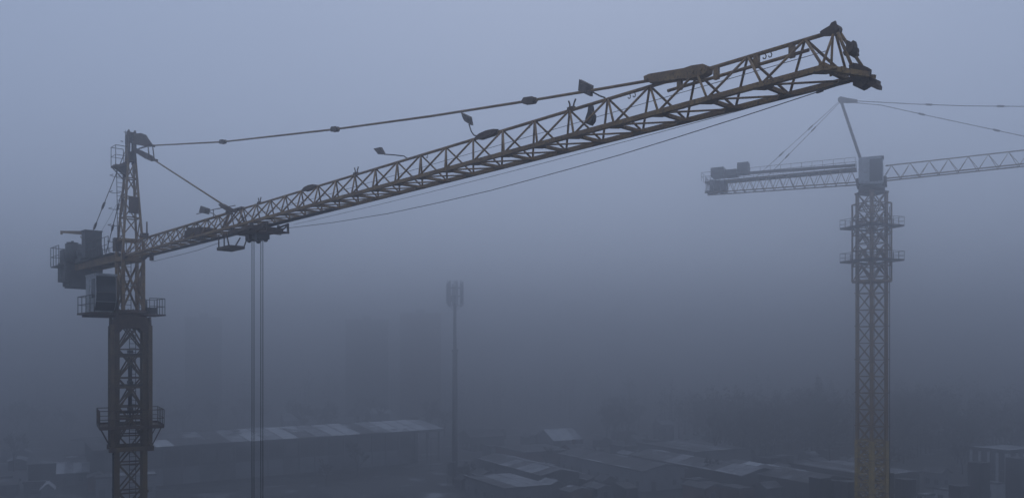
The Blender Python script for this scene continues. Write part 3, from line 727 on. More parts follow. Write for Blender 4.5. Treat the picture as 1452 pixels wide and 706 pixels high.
# ================================================================== the town under the fog
GA = R(27)
def grid(ang=GA): return V((math.cos(ang), math.sin(ang), 0)), V((-math.sin(ang), math.cos(ang), 0))

def window(parent, p, n, side, w, h, sill=True, frame='pale'):
    """frame on the wall face at p (bottom centre), outward normal n"""
    f = MB(); c = p + UP * h / 2
    for s in (-1, 1): f.box(c + side * s * (w / 2) + n * .03, side * .05, n * .05, UP * (h / 2 + .05))
    for s in (-1, 1): f.box(c + UP * s * (h / 2) + n * .03, side * (w / 2 - .05), n * .045, UP * .05)
    f.box(c + n * .02, side * .03, n * .03, UP * (h / 2 - .05))
    o = f.build('window', frame, parent)
    MB().box(c + n * .01, side * (w / 2 - .05), n * .012, UP * (h / 2 - .05)).build('pane', 'pane', o)

def door(parent, p, n, side, w, h, mat='dark'):
    o = MB().box(p + UP * h / 2 + n * .03, side * w / 2, n * .05, UP * h / 2).build('door', mat, parent)
    MB().box(p + UP * 1.05 + side * (w / 2 - .15) + n * .11, side * .03, n * .03, UP * .1).build('handle', 'steel', o)

FOOT = []
def house(name, label, cat, near, le, lf, h, rise, wall='wall', roof='roof', ridge='e', over=.4, strips=0, smat='thin_snow', wins=(0, 0), doors=0, ang=GA, group=None, chimney=False, winw=1.2, winh=1.3, storey=1, snowp=.5, seed=1, patches=None):
    """block whose nearest corner is `near`; le metres along e (to the right, away), lf along f (to the left, away)"""
    e, f = grid(ang); near = V(near); rg = random.Random(seed)
    t = thing(name, label, cat, near + e * le / 2 + f * lf / 2, group)
    FOOT.append((near, le, lf))
    P = lambda a, b, z: near + e * a + f * b + UP * z
    w = MB()
    if ridge == 'e' and rise:      # gables face -e and +e
        w.prism([P(le / 2, b, z) for b, z in ((0, 0), (lf, 0), (lf, h), (lf / 2, h + rise), (0, h))], e * le)
    elif ridge == 'f' and rise:
        w.prism([P(a, lf / 2, z) for a, z in ((0, 0), (le, 0), (le, h), (le / 2, h + rise), (0, h))], f * lf)
    else: w.box(P(le / 2, lf / 2, h / 2), e * le / 2, f * lf / 2, UP * h / 2)
    wo_ = w.build('wall', wall, t)
    # roof slabs, with strips standing a little proud
    th = .16
    def slope(a, b, across, n_along, along):
        # a: eave corner, b: eave other corner, across: vector eave -> ridge
        s = MB(); nrm = (b - a).cross(across).normalized()
        if nrm.z < 0: nrm = -nrm
        s.prism([a + nrm * th * .5, b + nrm * th * .5, b + across + nrm * th * .5, a + across + nrm * th * .5], nrm * th)
        ro = s.build('roof', roof, t)
        if strips:
            n = max(1, round((b - a).length / strips)); d = (b - a) / n
            for i in range(n):
                hgt = .05 + .03 * rg.random(); m = smat if rg.random() < snowp else roof
                q = [a + d * (i + .02), a + d * (i + .98), a + d * (i + .98) + across * .985, a + d * (i + .02) + across * .985]
                MB().prism([x + nrm * (th + hgt / 2 + .002) for x in q], nrm * hgt).build('roof_panel', m, ro)
        # ragged patches of old snow
        al = (b - a); L_ = al.length; al = al / L_; A_ = across.length; ac = across / A_
        for i in range(patches if patches is not None else max(1, int(L_ * A_ / 45))):
            edge = rg.random() < .75
            c = a + al * rg.uniform(.08, .92) * L_ + ac * (rg.choice((.04, .93)) if edge else rg.uniform(.2, .8)) * A_
            w, d_ = (rg.uniform(1.2, max(1.3, min(6, L_ * .3))), rg.uniform(.18, .45)) if edge else (rg.uniform(.6, 1.6), rg.uniform(.3, .8)); n = 13; q = []
            for k in range(n):
                an = 2 * math.pi * k / n; r_ = rg.uniform(.55, 1.1); p = c + al * math.cos(an) * w * r_ + ac * math.sin(an) * d_ * r_
                x_, y_ = (p - a).dot(al), (p - a).dot(ac)
                q.append(a + al * min(max(x_, .1), L_ - .1) + ac * min(max(y_, .05), A_ - .05))
            h_ = rg.uniform(.04, .09)
            MB().prism([x + nrm * (th + .09 + h_ / 2) for x in q], nrm * h_).build('snow_patch', 'snow' if rg.random() < .45 else 'thin_snow', ro)
        return ro
    if rise and ridge == 'e':
        k = over / (lf / 2) * rise
        slope(P(-over, -over, h - k), P(le + over, -over, h - k), f * (lf / 2 + over) + UP * (rise + k), 0, 0)
        ro = slope(P(le + over, lf + over, h - k), P(-over, lf + over, h - k), -f * (lf / 2 + over) + UP * (rise + k), 0, 0)
    elif rise:
        k = over / (le / 2) * rise
        slope(P(-over, lf + over, h - k), P(-over, -over, h - k), e * (le / 2 + over) + UP * (rise + k), 0, 0)
        ro = slope(P(le + over, -over, h - k), P(le + over, lf + over, h - k), -e * (le / 2 + over) + UP * (rise + k), 0, 0)
    else:
        ro = slope(P(-over, -over, h + .01), P(le + over, -over, h + .01), f * (lf + 2 * over), 0, 0)
        ed = MB()
        for q0, q1 in ((P(-over, -over, h + .3), P(le + over, -over, h + .3)), (P(-over, -over + .11, h + .3), P(-over, lf + over, h + .3))): ed.bar(q0, q1, .2, .3)
        ed.build('parapet', 'dark', t)
    if chimney:
        c = P(le * .35, lf * .5, h + rise); ch = MB(); ch.box(c + UP * .4, e * .35, f * .35, UP * .9); ch.box(c + UP * 1.33, e * .42, f * .42, UP * .06); ch.build('chimney', 'brickred', ro)
    for s in range(storey):
        z = 1.0 + s * 3.0
        for i in range(wins[0]):       # on the -f front
            a = le * (i + .5) / wins[0]
            if doors and s == 0 and i < doors: door(t, P(a, 0, 0), -f, e, 1.2, 2.2); continue
            window(t, P(a, 0, z), -f, e, winw, winh)
        for i in range(wins[1]):       # on the -e side
            b = lf * (i + .5) / wins[1]; window(t, P(0, b, z), -e, f, winw, winh)
    return t

# ---- the long warehouse
WA = math.atan2(45, 60.4)
e, f = grid(WA)
w0 = V((-95.5, 193.4, 0)); WL, WD, WH, WR = 90.0, 27.0, 9.6, 1.7
wh = thing('warehouse', 'very long low warehouse with pale snow-striped roof behind the hanging crane ropes', 'warehouse', w0 + e * WL / 2 + f * WD / 2)
Pw = lambda a, b, z: w0 + e * a + f * b + UP * z
MB().prism([Pw(WL / 2 - 2, b, z) for b, z in ((.6, 0), (WD - .6, 0), (WD - .6, WH), (WD / 2, WH + WR), (.6, WH))], e * (WL - 6)).build('wall', 'dark', wh)  # dark tone also paints the canopy shade of the open upper zone
rg = random.Random(11)
nb = 19; bw = (WL - 8) / nb
for i in range(nb):
    a0 = 1 + bw * i
    MB().box(Pw(a0 + bw / 2, .5, 2.1), e * (bw / 2 - .12), f * .08, UP * 2.1).build('wall_panel', 'pale' if rg.random() < .65 else 'wall', wh)
    MB().box(Pw(a0, .38, WH / 2), e * .16, f * .2, UP * WH / 2).build('column', 'wall', wh)
    if rg.random() < .75:
        MB().box(Pw(a0 + bw / 2, .52, 6.6), e * (bw / 2 - .5), f * .06, UP * 1.7).build('opening', 'opening' if rg.random() < .55 else 'wall', wh)  # near-black panels put the shade inside open bays into the colour
for a in (WL - 6.5, WL - 2.5, WL + 1.5):
    MB().box(Pw(a, -.6, WH / 2), e * .2, f * .2, UP * WH / 2).build('column', 'dark', wh)
for sgn in (0, 1):
    a = Pw(-2, -1.6, WH - .2) if sgn == 0 else Pw(WL + 3, WD + 1.6, WH - .2); b = Pw(WL + 3, -1.6, WH - .2) if sgn == 0 else Pw(-2, WD + 1.6, WH - .2)
    ac = (f if sgn == 0 else -f) * (WD / 2 + 1.6) + UP * (WR + .2)
    nrm = (b - a).cross(ac).normalized(); nrm = nrm if nrm.z > 0 else -nrm
    ro = MB().prism([a + nrm * .1, b + nrm * .1, b + ac + nrm * .1, a + ac + nrm * .1], nrm * .2).build('roof', 'roof', wh)
    if sgn == 0: ro0 = ro
    n = 21; d = (b - a) / n
    snow_cover = [0, 0, 0, 2, 0, 1, 0, 1, 2, 1, 2, 2, 1, 2, 2, 0, 1, 2, 2, 2, 1]  # snow per roof sheet: bare roofing, thin snow, full snow
    for i in range(n):
        for q0, q1 in ((.0, .49), (.505, .985)):
            k = snow_cover[i] if sgn == 0 else rg.choice((0, 1, 2))
            hgt = .06 + .05 * rg.random()
            mname = ('roof', 'thin_snow', 'snow')[k]
            if rg.random() < .14: mname = rg.choice(('thin_snow', 'roof', 'wet_roof'))
            q = [a + d * (i + .05) + ac * q0, a + d * (i + .95) + ac * q0, a + d * (i + .95) + ac * q1, a + d * (i + .05) + ac * q1]
            MB().prism([x + nrm * (.203 + hgt / 2) for x in q], nrm * hgt).build('roof_panel', mname, ro)
for i in range(26):        # ragged snow and bare spots on the sheets
    sgn = 0; a = Pw(-2, -1.6, WH - .2); ac = f * (WD / 2 + 1.6) + UP * (WR + .2); A_ = ac.length; acn = ac / A_; nrm = e.cross(acn).normalized()
    c = a + e * rg.uniform(4, WL - 1) + acn * rg.uniform(.6, A_ - 1.5); w, d_ = rg.uniform(.7, 2.6), rg.uniform(.4, 1.6); q = []
    for k in range(11):
        an = 2 * math.pi * k / 11; r_ = rg.uniform(.5, 1.1); q.append(c + e * math.cos(an) * w * r_ + acn * math.sin(an) * d_ * r_)
    h_ = rg.uniform(.03, .07)
    MB().prism([x + nrm * (.33 + h_ / 2 + .001 * i) for x in q], nrm * h_).build('snow_patch', rg.choice(('snow', 'thin_snow', 'roof', 'wet_roof')), ro0)
MB().box(Pw(WL / 2 + .5, -1.68, WH - .35), e * (WL / 2 + 2.5), f * .06, UP * .28).build('eave_board', 'dark', wh)
# yard road in front of the warehouse
def strip(name, a, b, wdt, z, mat):
    a, b = V(a), V(b); s = (b - a).normalized().cross(UP) * wdt / 2
    return sheet(name, [(a - s)[:2], (b - s)[:2], (b + s)[:2], (a + s)[:2]], z, mat)
strip('road', w0 - f * 12 - e * 60, w0 - f * 12 + e * 105, 8, .008, 'asphalt')
strip('road', V((-3, 120, 0)), V((-3, 120, 0)) + grid()[1] * 90, 7, .004, 'asphalt')
strip('road', V((84, 120, 0)), V((84, 120, 0)) + grid()[1] * 190, 7, .012, 'asphalt')
for s in (-1, 1):
    k = MB(); k.bar(w0 - f * (12 + 4.1 * s) - e * 60 + UP * .06, w0 - f * (12 + 4.1 * s) + e * 105 + UP * .06, .2, .13); o = k.build('kerb', 'concrete'); o['kind'] = 'structure'

# ---- houses and sheds
house('gabled_house', 'gabled house with bright snow on its roof beyond the low sheds', 'house', G(786, 650), 9.5, 12, 5.6, 2.8, 'wall', 'thin_snow', 'e', .6, 3.0, 'snow', (3, 3), 1, chimney=False, seed=3, storey=2, snowp=.8)
house('market_shed', 'long shed with grey snow sheets on its dark roof, right of the antenna mast', 'shed', G(768, 700), 10, 34, 4.2, 1.0, 'dark', 'wet_roof', 'f', .5, 4.2, 'thin_snow', (2, 6), 1, seed=5, snowp=.5, group='low market sheds')
house('market_shed', 'long low shed with pale pillared side in the middle of the yards', 'shed', G(912, 697), 12, 38, 4.8, 1.2, 'pale', 'wet_roof', 'f', .7, 4.7, 'roof', (2, 9), 1, seed=6, snowp=.6, group='low market sheds')
house('market_shed', 'long dark shed with a thin white snow line along its ridge', 'shed', G(1052, 703), 12, 42, 4.6, 1.3, 'dark', 'wet_roof', 'f', .6, 5.0, 'thin_snow', (2, 7), 1, seed=9, snowp=.3, group='low market sheds')
house('market_shed', 'dark shed with snow heaped at the corner of its roof, left of the dark cabins', 'shed', G(1150, 716), 13, 30, 4.6, 1.2, 'dark', 'wet_roof', 'f', .6, 5.2, 'snow', (2, 5), 1, seed=12, snowp=.35, group='low market sheds')
house('market_hall', 'broad flat-roofed hall with patchy snow in front of the dark wood', 'hall', G(985, 668), 20, 26, 5.0, 0, 'wall', 'wet_roof', 'e', .4, 5.5, 'thin_snow', (6, 6), 1, seed=14, snowp=.4)
house('yard_building', 'long flat roof dusted with snow beside the dark upright cabins', 'building', G(1236, 703), 16, 24, 4.2, 0, 'dark', 'wet_roof', 'e', .4, 2.6, 'thin_snow', (4, 8), 1, seed=16, snowp=.45)
house('yard_building', 'low building with torn snow on its roof at the foot of the antenna mast', 'building', G(716, 722), 11, 20, 4.0, 0, 'wall', 'wet_roof', 'e', .3, 4, 'thin_snow', (3, 5), 1, seed=18, snowp=.5)
house('yard_building', 'brick building with flat grey roof behind the long shed right of the antenna mast', 'building', G(744, 668), 16, 18, 4.8, 0, 'brickred', 'roof', 'e', .3, 5, 'thin_snow', (5, 5), 1, seed=20, snowp=.2)
house('brick_house', 'reddish brick house just below the gabled snowy house', 'house', G(815, 664), 7, 9, 4.4, 1.8, 'brickred', 'roof', 'e', .4, 2.6, 'thin_snow', (3, 3), 1, seed=21, snowp=.2, chimney=True)
house('pale_block', 'small pale square building standing against the dark wood', 'building', G(938, 628), 5.6, 5.2, 6.6, 1.2, 'pale', 'thin_snow', 'e', .3, 0, 'snow', (2, 2), 1, seed=22, storey=2)
house('two_storey_building', 'two-storey dark building with pale posts and snowy roof edge at the wood edge', 'building', G(1428, 700), 12, 8.5, 9.6, 0, 'dark', 'wet_roof', 'e', .5, 2, 'thin_snow', (4, 4), 1, seed=23, storey=2, snowp=.5, patches=3)
house('small_house', 'narrow pale house among the dark cabins right of the distant crane', 'house', G(1334, 694), 3.8, 4.5, 3.8, 1.1, 'pale', 'wet_roof', 'f', .3, 0, 'snow', (1, 2), 0, seed=24)
for u, v, le, lf, hh, lab in ((1313, 718, 2.6, 3, 2.1, 'tiny white-walled shed below the narrow pale house'), (1343, 718, 2.9, 3, 3.2, 'white-walled shed between the narrow pale house and the two-storey building'), (1413, 712, 3.6, 3.5, 3.8, 'white-walled shed right in front of the two-storey building'), (1243, 716, 4.0, 5, 3.0, 'white-walled shed just behind the distant crane mast'), (1190, 712, 5.5, 5, 3.6, 'white-walled lean-to wedged between two dark cabins')):
    house('small_shed', lab, 'shed', G(u, v), le, lf, hh, 0, 'whitewall', 'thin_snow', 'e', .15, 0, 'snow', (0, 1), 0, seed=u, group='white-walled small sheds', patches=1)
house('snowy_house', 'little house with ragged bright snow on its roof, left of the large crane', 'house', G(82, 690), 6.5, 7.5, 3.2, 1.9, 'wall', 'thin_snow', 'e', .4, 1.7, 'snow', (2, 2), 1, seed=31, snowp=.55)
house('small_shed', 'little shed with a bright white gable in the corner yard', 'shed', G(58, 704), 2.6, 4.5, 1.6, 1.2, 'pale', 'snow', 'f', .2, 0, 'snow', (0, 1), 0, seed=32, group='white-walled small sheds')
house('pale_block', 'low pale-walled block left of the large crane mast', 'building', G(136, 709), 12, 5.5, 4.6, 0, 'pale', 'roof', 'e', .2, 3, 'thin_snow', (5, 2), 1, seed=33)
house('snowy_house', 'house with pale snowy roof half hidden behind the large crane mast', 'house', G(150, 662), 9, 9, 4.2, 2.0, 'wall', 'thin_snow', 'e', .4, 2.2, 'snow', (3, 3), 1, seed=34, snowp=.5)
house('yard_building', 'dim long roof in the corner yard far left of the cranes', 'building', G(40, 684), 18, 11, 4.4, 1.2, 'dark', 'wet_roof', 'e', .4, 3.5, 'roof', (5, 2), 1, seed=35)
house('far_house', 'faint far house with a light roof showing above the warehouse ridge', 'house', G(404, 618), 8, 8, 6, 2.6, 'pale', 'thin_snow', 'e', .4, 0, 'snow', (3, 2), 0, seed=36, storey=2)
house('far_house', 'faint far house with a snow cap behind the warehouse middle', 'house', G(526, 602), 9, 9, 5, 2.4, 'wall', 'snow', 'e', .4, 0, 'snow', (3, 2), 0, seed=37)
house('far_house', 'faint far house with light roof in the wood right of the distant crane', 'house', G(1322, 636), 9, 9, 5, 1.6, 'dark', 'thin_snow', 'e', .4, 0, 'snow', (3, 2), 0, seed=38)
house('far_house', 'faint low house behind the antenna mast', 'house', G(668, 640), 12, 10, 4.6, 2.0, 'wall', 'roof', 'e', .4, 3, 'thin_snow', (4, 3), 1, seed=39, snowp=.3)

rk = random.Random(77); nk = 0
e_, f_ = grid()
KL = ('low dim kiosk packed among the crowded market roofs', 'low snow-dusted kiosk packed among the crowded market roofs', 'low dark kiosk in the yards beside the large crane mast')
for i in range(900):
    if nk >= 84: break
    lf_side = i % 9 == 0
    u, v = (rk.uniform(-10, 130), rk.uniform(648, 712)) if lf_side else (rk.uniform(640, 1250), rk.uniform(622, 716))
    if 630 < u < 662: continue
    p = G(u, v); a = p.dot(e_); b = p.dot(f_); a = round(a / 6.5) * 6.5; p = e_ * a + f_ * b
    le, lf = rk.uniform(3, 5.6), rk.uniform(3, 8)
    ok = all(not (-le - 1 < (p - n0).dot(e_) < l0 + 1 and -lf - .8 < (p - n0).dot(f_) < m0 + .8) for n0, l0, m0 in FOOT)
    if not ok: continue
    snowy = rk.random() < .4; h = rk.uniform(2.2, 3.3)
    house('market_kiosk', KL[2] if lf_side else KL[1] if snowy else KL[0], 'kiosk', p, le, lf, h, rk.choice((0, 0, .7, 1.0)), rk.choice(('dark', 'dark', 'wall', 'brickred')), 'thin_snow' if snowy and rk.random() < .45 else rk.choice(('wet_roof', 'roof', 'wet_roof')), rk.choice('ef'), .25, 0, 'thin_snow', (1, 0), 1 if rk.random() < .6 else 0, seed=i, group='crowded market kiosks', patches=rk.choice((1, 2)) if snowy else rk.choice((0, 0, 1)))
    nk += 1

def street_lamp(label, u, v, vt):
    p = G(u, v); h = EYE + (HOR - vt) * p.y / FPX
    t = thing('street_lamp', label, 'street lamp', p, 'unlit street lamps in the yards')
    MB().tube(p, p + UP * h, .09, .05, 7).build('pole', 'mastgrey', t)
    MB().tube(p + UP * (h - .05), p + UP * (h + .12) + V((1.1, -.3, 0)), .04, .04, 5).build('arm', 'mastgrey', t)
    m = MB(); m.box(p + UP * (h + .13) + V((1.5, -.4, 0)), V((.5, -.13, .03)), V((.06, .22, 0)), UP * .09); m.build('lamp_head', 'cabpaint', t)
street_lamp('slim unlit street lamp in front of the open end of the warehouse', 611, 668, 621)
street_lamp('slim unlit street lamp beside the antenna mast pole', 634, 690, 655)
street_lamp('slim unlit street lamp by the faint low house behind the antenna mast', 682, 640, 613)

q = G(1428, 700); e_, f_ = grid(); tb = next(o for o in C.objects if o.name == 'two_storey_building')
for k in range(5):
    for p in ((q + e_ * (.2 + k * 2.9) - f_ * .35), (q + f_ * (k * 2.1) - e_ * .35)): MB().box(p + UP * 4.6, e_ * .22, f_ * .22, UP * 4.6).build('post', 'whitewall', tb)
# dark upright cabins, two storeys stacked
def cabin(label, near, w, d, h, ang=GA):
    e, f = grid(ang); near = V(near); t = thing('metal_cabin', label, 'cabin', near + e * w / 2 + f * d / 2, 'dark upright metal cabins')
    P = lambda a, b, z: near + e * a + f * b + UP * z
    b = MB(); b.box(P(w / 2, d / 2, h / 2), e * w / 2, f * d / 2, UP * h / 2); b.build('body', 'tarred', t)
    r = MB(); n = max(4, int(w / .45))
    for i in range(n + 1): r.box(P(w * i / n, -.03, h / 2), e * .05, f * .03, UP * (h / 2 - .1))
    for i in range(n + 1): r.box(P(-.03, d * i / n, h / 2), e * .03, f * .05, UP * (h / 2 - .1))
    r.build('cladding_ribs', 'tarred', t, kind='stuff')
    c = MB(); c.box(P(w / 2, d / 2, h + .06), e * (w / 2 + .12), f * (d / 2 + .12), UP * .06); c.build('roof', 'roof', t)
    x = MB(); x.box(P(w / 2, -.02, h / 2), e * (w / 2), f * .06, UP * .1); x.build('floor_band', 'dark', t)
    door(t, P(w * .3, -.07, 0), -f, e, .95, 2.1, 'opening')
    window(t, P(w * .68, -.05, 1.0), -f, e, .9, .9, frame='dark'); window(t, P(w * .5, -.05, h / 2 + .9), -f, e, 1.3, .9, frame='dark')
for lab, u, v, vt, wpx, d in (('tall dark metal cabin left of the distant crane mast, first from the antenna', 1163, 748, 679, 21, 2.6), ('slimmer dark metal cabin tucked against the first tall one', 1182, 746, 682, 9, 2.0),
        ('dark metal cabin immediately left of the distant crane mast', 1202, 748, 684, 17, 2.4), ('dark metal cabin standing clear to the right of the distant crane mast', 1287, 744, 681, 17, 2.6),
        ('slim dark metal cabin touching the distant crane mast', 1262, 742, 671, 7, 1.8), ('tallest dark metal cabin in front of the two-storey building', 1390, 726, 657, 21, 2.6), ('dark metal cabin at the edge by the two-storey building', 1448, 722, 651, 24, 3.2), ('squat dark metal cabin beside the tiny white shed', 1362, 736, 690, 20, 2.4)):
    q = G(u, v); v2 = (HOR - vt) * q.y / FPX + EYE; cabin(lab, q, wpx * q.y / FPX, d, v2)

# ---- antenna mast
AY = 203.0; am = V(((645 - CX) / FPX * AY, AY, 0))
za = lambda v: EYE + (HOR - v) * AY / FPX
ant = thing('antenna_mast', 'tall slim antenna mast with a crown of panel aerials between the two cranes', 'antenna mast', am)
MB().tube(am, am + UP * za(497), .70, .62, 14).build('lower_pole', 'mastgrey', ant)
MB().tube(am + UP * za(497), am + UP * za(430), .46, .34, 12).build('upper_pole', 'mastgrey', ant)
MB().tube(am + UP * (za(497) - .3), am + UP * (za(497) + .3), .8, .8, 14).build('joint_collar', 'mastgrey', ant)
MB().tube(am + UP * za(430), am + UP * za(398), .14, .08, 8).build('spike', 'mastgrey', ant)
for z, sp in ((za(433), za(441)), (za(420), za(420)), (za(408), za(408))):
    mb = MB(); mb.path([am + V((math.cos(a * math.pi / 5), math.sin(a * math.pi / 5), 0)) * 1.75 + UP * z for a in range(11)], .05, 4)
    for a in range(0, 10, 2):
        d = V((math.cos(a * math.pi / 5), math.sin(a * math.pi / 5), 0)); mb.tube(am + UP * sp, am + d * 1.75 + UP * z, .07, .05, 5)
    mb.build('aerial_ring', 'mastgrey', ant)
for a in (0, 1, 3, 4, 5.4, 6.5, 8, 9):
    d = V((math.cos(a * math.pi / 5), math.sin(a * math.pi / 5), 0)); s = d.cross(UP); c = am + d * 1.95
    hh = 2.5 if int(a) % 2 else 2.9
    p = MB(); p.box(c + UP * (za(418) + .3), d * .15, s * .27, UP * hh); p.tube(c - d * .2 + UP * (za(418) - 3), c - d * .2 + UP * (za(418) + 3.6), .05, .05, 5); p.build('panel_aerial', 'pale', ant)
mb = MB(); d = V((-.5, -.86, 0)); mb.drum(am + d * .5 + UP * za(424), am + d * 1.1 + UP * za(424), .75, 16); mb.build('dish', 'wall', ant)
mb = MB()
for i in range(28): z = 2 + i * 1.25; mb.box(am + V((.72, -.2, z)), V((.12, 0, 0)), V((0, .25, 0)), UP * .02)
mb.build('climbing_step', 'mastgrey', ant, kind='stuff')

# ---- faint tower blocks
def tower_block(label, uc, Y, wid, dep, top_v, wall):
    c = V(((uc - CX) / FPX * Y, Y, 0)); H = EYE + (HOR - top_v) * Y / FPX; e, f = grid(R(14))
    near = c - e * wid / 2 - f * dep / 2
    t = thing('tower_block', label, 'apartment block', c, 'tower blocks lost in the fog')
    P = lambda a, b, z: near + e * a + f * b + UP * z
    MB().box(P(wid / 2, dep / 2, H / 2), e * wid / 2, f * dep / 2, UP * H / 2).build('wall', wall, t)
    r = MB(); r.box(P(wid / 2, dep / 2, H + .3), e * (wid / 2 + .3), f * (dep / 2 + .3), UP * .3); r.box(P(wid / 2, dep / 2, H + 1.6), e * 2, f * 2, UP * 1.0); r.build('roof', 'dark', t)
    w = MB(); b = MB(); n = int(wid / 3.2)
    for k in range(int(H / 2.9) - 1):
        for i in range(n):
            w.box(P(wid * (i + .5) / n, -.02, 1.8 + k * 2.9), e * .75, f * .05, UP * .75)
        b.box(P(wid * .5 / n, -.7, 1.0 + k * 2.9), e * 1.3, f * .7, UP * .5)
        for i in range(int(dep / 4)): w.box(P(-.02, 4 * i + 2, 1.8 + k * 2.9), e * .05, f * .7, UP * .75)
    w.build('window_panes', 'pane', t, kind='stuff'); b.build('balcony_fronts', 'wall', t, kind='stuff')
tower_block('ghostly dark tower block in the fog just left of the hanging ropes', 289, 415, 16, 12, 452, 'dark')
tower_block('ghostly tower block in the fog left of the antenna mast', 596, 425, 19.5, 12, 446, 'brickred')
tower_block('faintest tower block between the hanging ropes and the antenna mast', 520, 430, 21, 12, 455, 'dark')

# ---- trees
def grow(seed, h, kind):
    rg = random.Random(seed); tr, cr = MB(), MB()
    if kind == 'bare':
        def limb(p, d, ln, r, lv):
            q = p + d * ln
            (tr if lv < 3 else cr).tube(p, q, r, r * .62, 5 if lv < 2 else 3)
            if lv >= 4: 
                for _ in range(9):
                    dd = (d + V((rg.uniform(-1, 1), rg.uniform(-1, 1), rg.uniform(-.3, .9))) * .9).normalized(); s = dd.cross(V((rg.random(), rg.random(), rg.random()))).normalized() * rg.uniform(.05, .12)
                    b = p.lerp(q, rg.random()); m = b + dd * ln * rg.uniform(.7, 1.5)
                    cr.add([b - s, b + s, m], [(0, 1, 2)])
                return
            for i in range(3 if lv else 5):
                tpos = rg.uniform(.45, 1) if i else 1
                dd = (d * rg.uniform(.6, 1.1) + V((rg.uniform(-1, 1), rg.uniform(-1, 1), rg.uniform(-.1, .7))) * (.75 if lv else .6)).normalized()
                limb(p.lerp(q, tpos), dd, ln * rg.uniform(.5, .78), r * .55, lv + 1)
        limb(V((0, 0, 0)), V((rg.uniform(-.06, .06), rg.uniform(-.06, .06), 1)).normalized(), h * .36, h * .016, 0)
    else:
        tr.tube((0, 0, 0), (0, 0, h), h * .014, .03, 7)
        z = h * .12
        while z < h * .98:
            t = z / h; L0 = h * .21 * (1 - t) ** .85 + .25
            for i in range(6):
                a = rg.uniform(0, 6.28); d = V((math.cos(a), math.sin(a), rg.uniform(-.45, -.05))); ln = L0 * rg.uniform(.55, 1.15); p = V((0, 0, z + rg.uniform(-.2, .2))); q = p + d * ln
                tr.tube(p, q, .035, .012, 3)
                sd = d.cross(UP).normalized()
                for k in range(7):
                    b = p.lerp(q, rg.uniform(.15, 1)); w = ln * .22 * rg.uniform(.5, 1.2)
                    m = b + sd * rg.choice((-1, 1)) * w + d * w * .7 - UP * rg.uniform(.05, .5)
                    cr.add([b - d * .12 * ln, b + d * .1 * ln, m], [(0, 1, 2)])
            z += h * .035
    return tr, cr
def tree(name, label, seed, h, kind, at, group=None, s=1.0, rz=0.0):
    tr, cr = grow(seed, h, kind)
    t = thing(name, label, 'tree', (0, 0, 0), group)
    tr.build('trunk', 'bark', t); cr.build('crown', 'twigs' if kind == 'bare' else 'needles', t)
    t.location = at; t.scale = (s, s, s); t.rotation_euler = (0, 0, rz); return t
def copy_tree(src, at, s, rz, label, group=None):
    c = src.copy(); C.objects.link(c); c.location = at; c.scale = (s, s, s); c.rotation_euler = (0, 0, rz); c['label'] = label
    if group: c['group'] = group
    for ch in src.children:
        d = ch.copy(); C.objects.link(d); d.parent = c
    return c
rg = random.Random(5)
WOOD = 'trees of the foggy wood'
LB, LC = 'bare tree among many in the dark foggy wood around the distant crane', 'dark conifer among many in the dark foggy wood around the distant crane'
def gy(u, Y): return ((u - CX) / FPX * Y, Y, 0)
src = [tree('bare_tree', LB, 41, 18, 'bare', gy(1150, 292), WOOD, 1.2, 1), tree('bare_tree', LB, 42, 16, 'bare', gy(1285, 285), WOOD, 1.3, 2), tree('bare_tree', LB, 43, 20, 'bare', gy(1060, 300), WOOD, 1.05, 0),
       tree('conifer', LC, 44, 21, 'fir', gy(1163, 305), WOOD, 1.15, 0), tree('conifer', LC, 45, 17, 'fir', gy(1300, 296), WOOD, 1.3, 1)]
for i in range(150):
    u = rg.uniform(850, 1500); Y = rg.uniform(240, 335); k = rg.choice((0, 1, 2, 2, 3, 4, 0))
    if u < 1010: Y += 50
    if abs(u - 940) < 26: continue
    hump = 1 + .22 * math.exp(-((u - 1160) / 45) ** 2) + .2 * math.exp(-((u - 1290) / 50) ** 2) - .18 * math.exp(-((u - 900) / 70) ** 2)
    copy_tree(src[k], gy(u, Y), rg.uniform(.75, 1.02) * hump, rg.uniform(0, 6.28), LB if k < 3 else LC, WOOD)
copy_tree(src[1], gy(506, 216), .62, 1.0, 'small bare tree in front of the warehouse wall', 'single trees in the yards')['group'] = 'single trees in the yards'
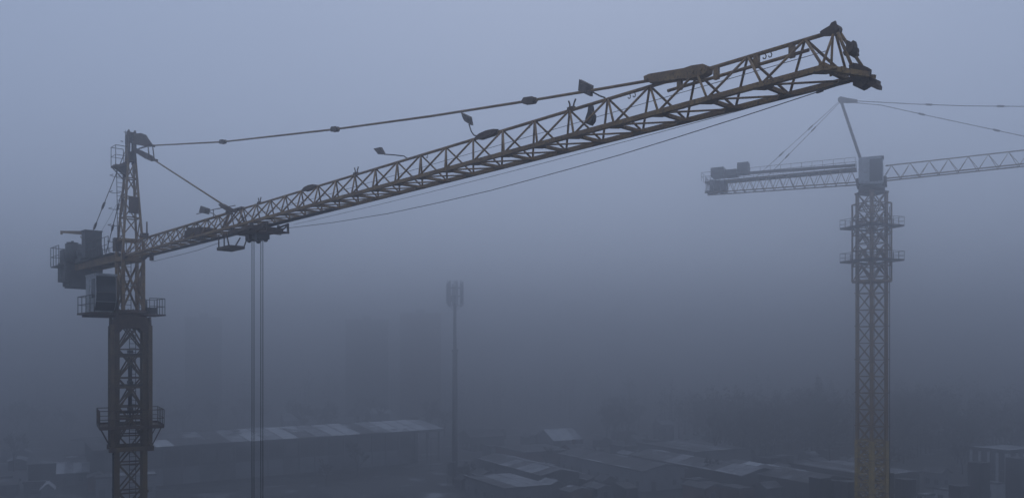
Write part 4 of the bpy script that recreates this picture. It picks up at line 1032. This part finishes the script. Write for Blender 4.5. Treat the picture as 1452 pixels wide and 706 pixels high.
for u, v, s, lab in ((462, 690, .42, 'low bare tree by the road left of the tree before the warehouse wall'), (775, 672, .5, 'bare tree beside the reddish brick house'), (20, 668, .6, 'bare tree behind the dim long roof in the corner yard'),
                     (852, 668, .45, 'bare tree behind the pale pillared shed'), (1010, 690, .4, 'small bare tree between the two long dark sheds'), (1365, 672, .6, 'bare tree close beside the two-storey building'), (1260, 676, .5, 'bare tree right behind the distant crane mast foot'), (665, 690, .35, 'small bare tree right beside the antenna mast foot')):
    copy_tree(src[int(u) % 3], G(u, v), s, u * .1, lab, 'single trees in the yards')
LL = 'bare tree in the dim belt of trees behind the warehouse and the large crane'
for i in range(44):
    u = rg.uniform(-40, 640); Y = rg.uniform(300, 380)
    copy_tree(src[rg.choice((0, 1, 2))], gy(u, Y), rg.uniform(.55, .9), rg.uniform(0, 6.28), LL, 'dim tree belt')
# the wood beyond, one mass
mb = MB()
for i in range(640):
    x = rg.uniform(-420, 460) if i < 400 else rg.uniform(62, 230); Y = rg.uniform(350, 520) if x > 40 else rg.uniform(400, 560); h = rg.uniform(13, 24)
    if i >= 400: Y = rg.uniform(max(252, x * 1.5), 350); h = rg.uniform(13, 21)
    mb.tube((x, Y, 0), (x, Y, h * .9), .25, .08, 3)
    for k in range(70):
        a = rg.uniform(0, 6.28); t = rg.uniform(.2, 1); rr = h * .24 * math.sin(math.pi * min(1, t * .9 + .08)) * math.sqrt(rg.random())
        p = V((x + math.cos(a) * rr, Y + math.sin(a) * rr, h * t)); w = rg.uniform(.4, .95)
        mb.add([p + V((rg.uniform(-w, w), rg.uniform(-w, w), rg.uniform(-w, w))) for _ in range(3)], [(0, 1, 2)])
o = mb.build('forest', 'twigs', None, 'far dark wood fading out in the fog behind the yards', 'stuff'); o['category'] = 'forest'

# ---- the fog itself
mb = MB(); mb.box((0, 600, (FOG_TOP - 1) / 2), (1520, 0, 0), (0, 920, 0), (0, 0, (FOG_TOP + 1) / 2))
me_ = mb.build('haze', 'dark', None, 'thick blue-grey fog filling the air around cranes and town', 'stuff'); me_['category'] = 'fog'
hz = bpy.data.materials.new('fog'); hz.use_nodes = True
t = hz.node_tree; t.nodes.clear()
pv = t.nodes.new('ShaderNodeVolumePrincipled'); pv.inputs['Density'].default_value = FOG_DENSITY
pv.inputs['Color'].default_value = (.785, .795, .815, 1); pv.inputs['Anisotropy'].default_value = .9
ou = t.nodes.new('ShaderNodeOutputMaterial'); t.links.new(pv.outputs[0], ou.inputs['Volume'])
me_.data.materials.clear(); me_.data.materials.append(hz)
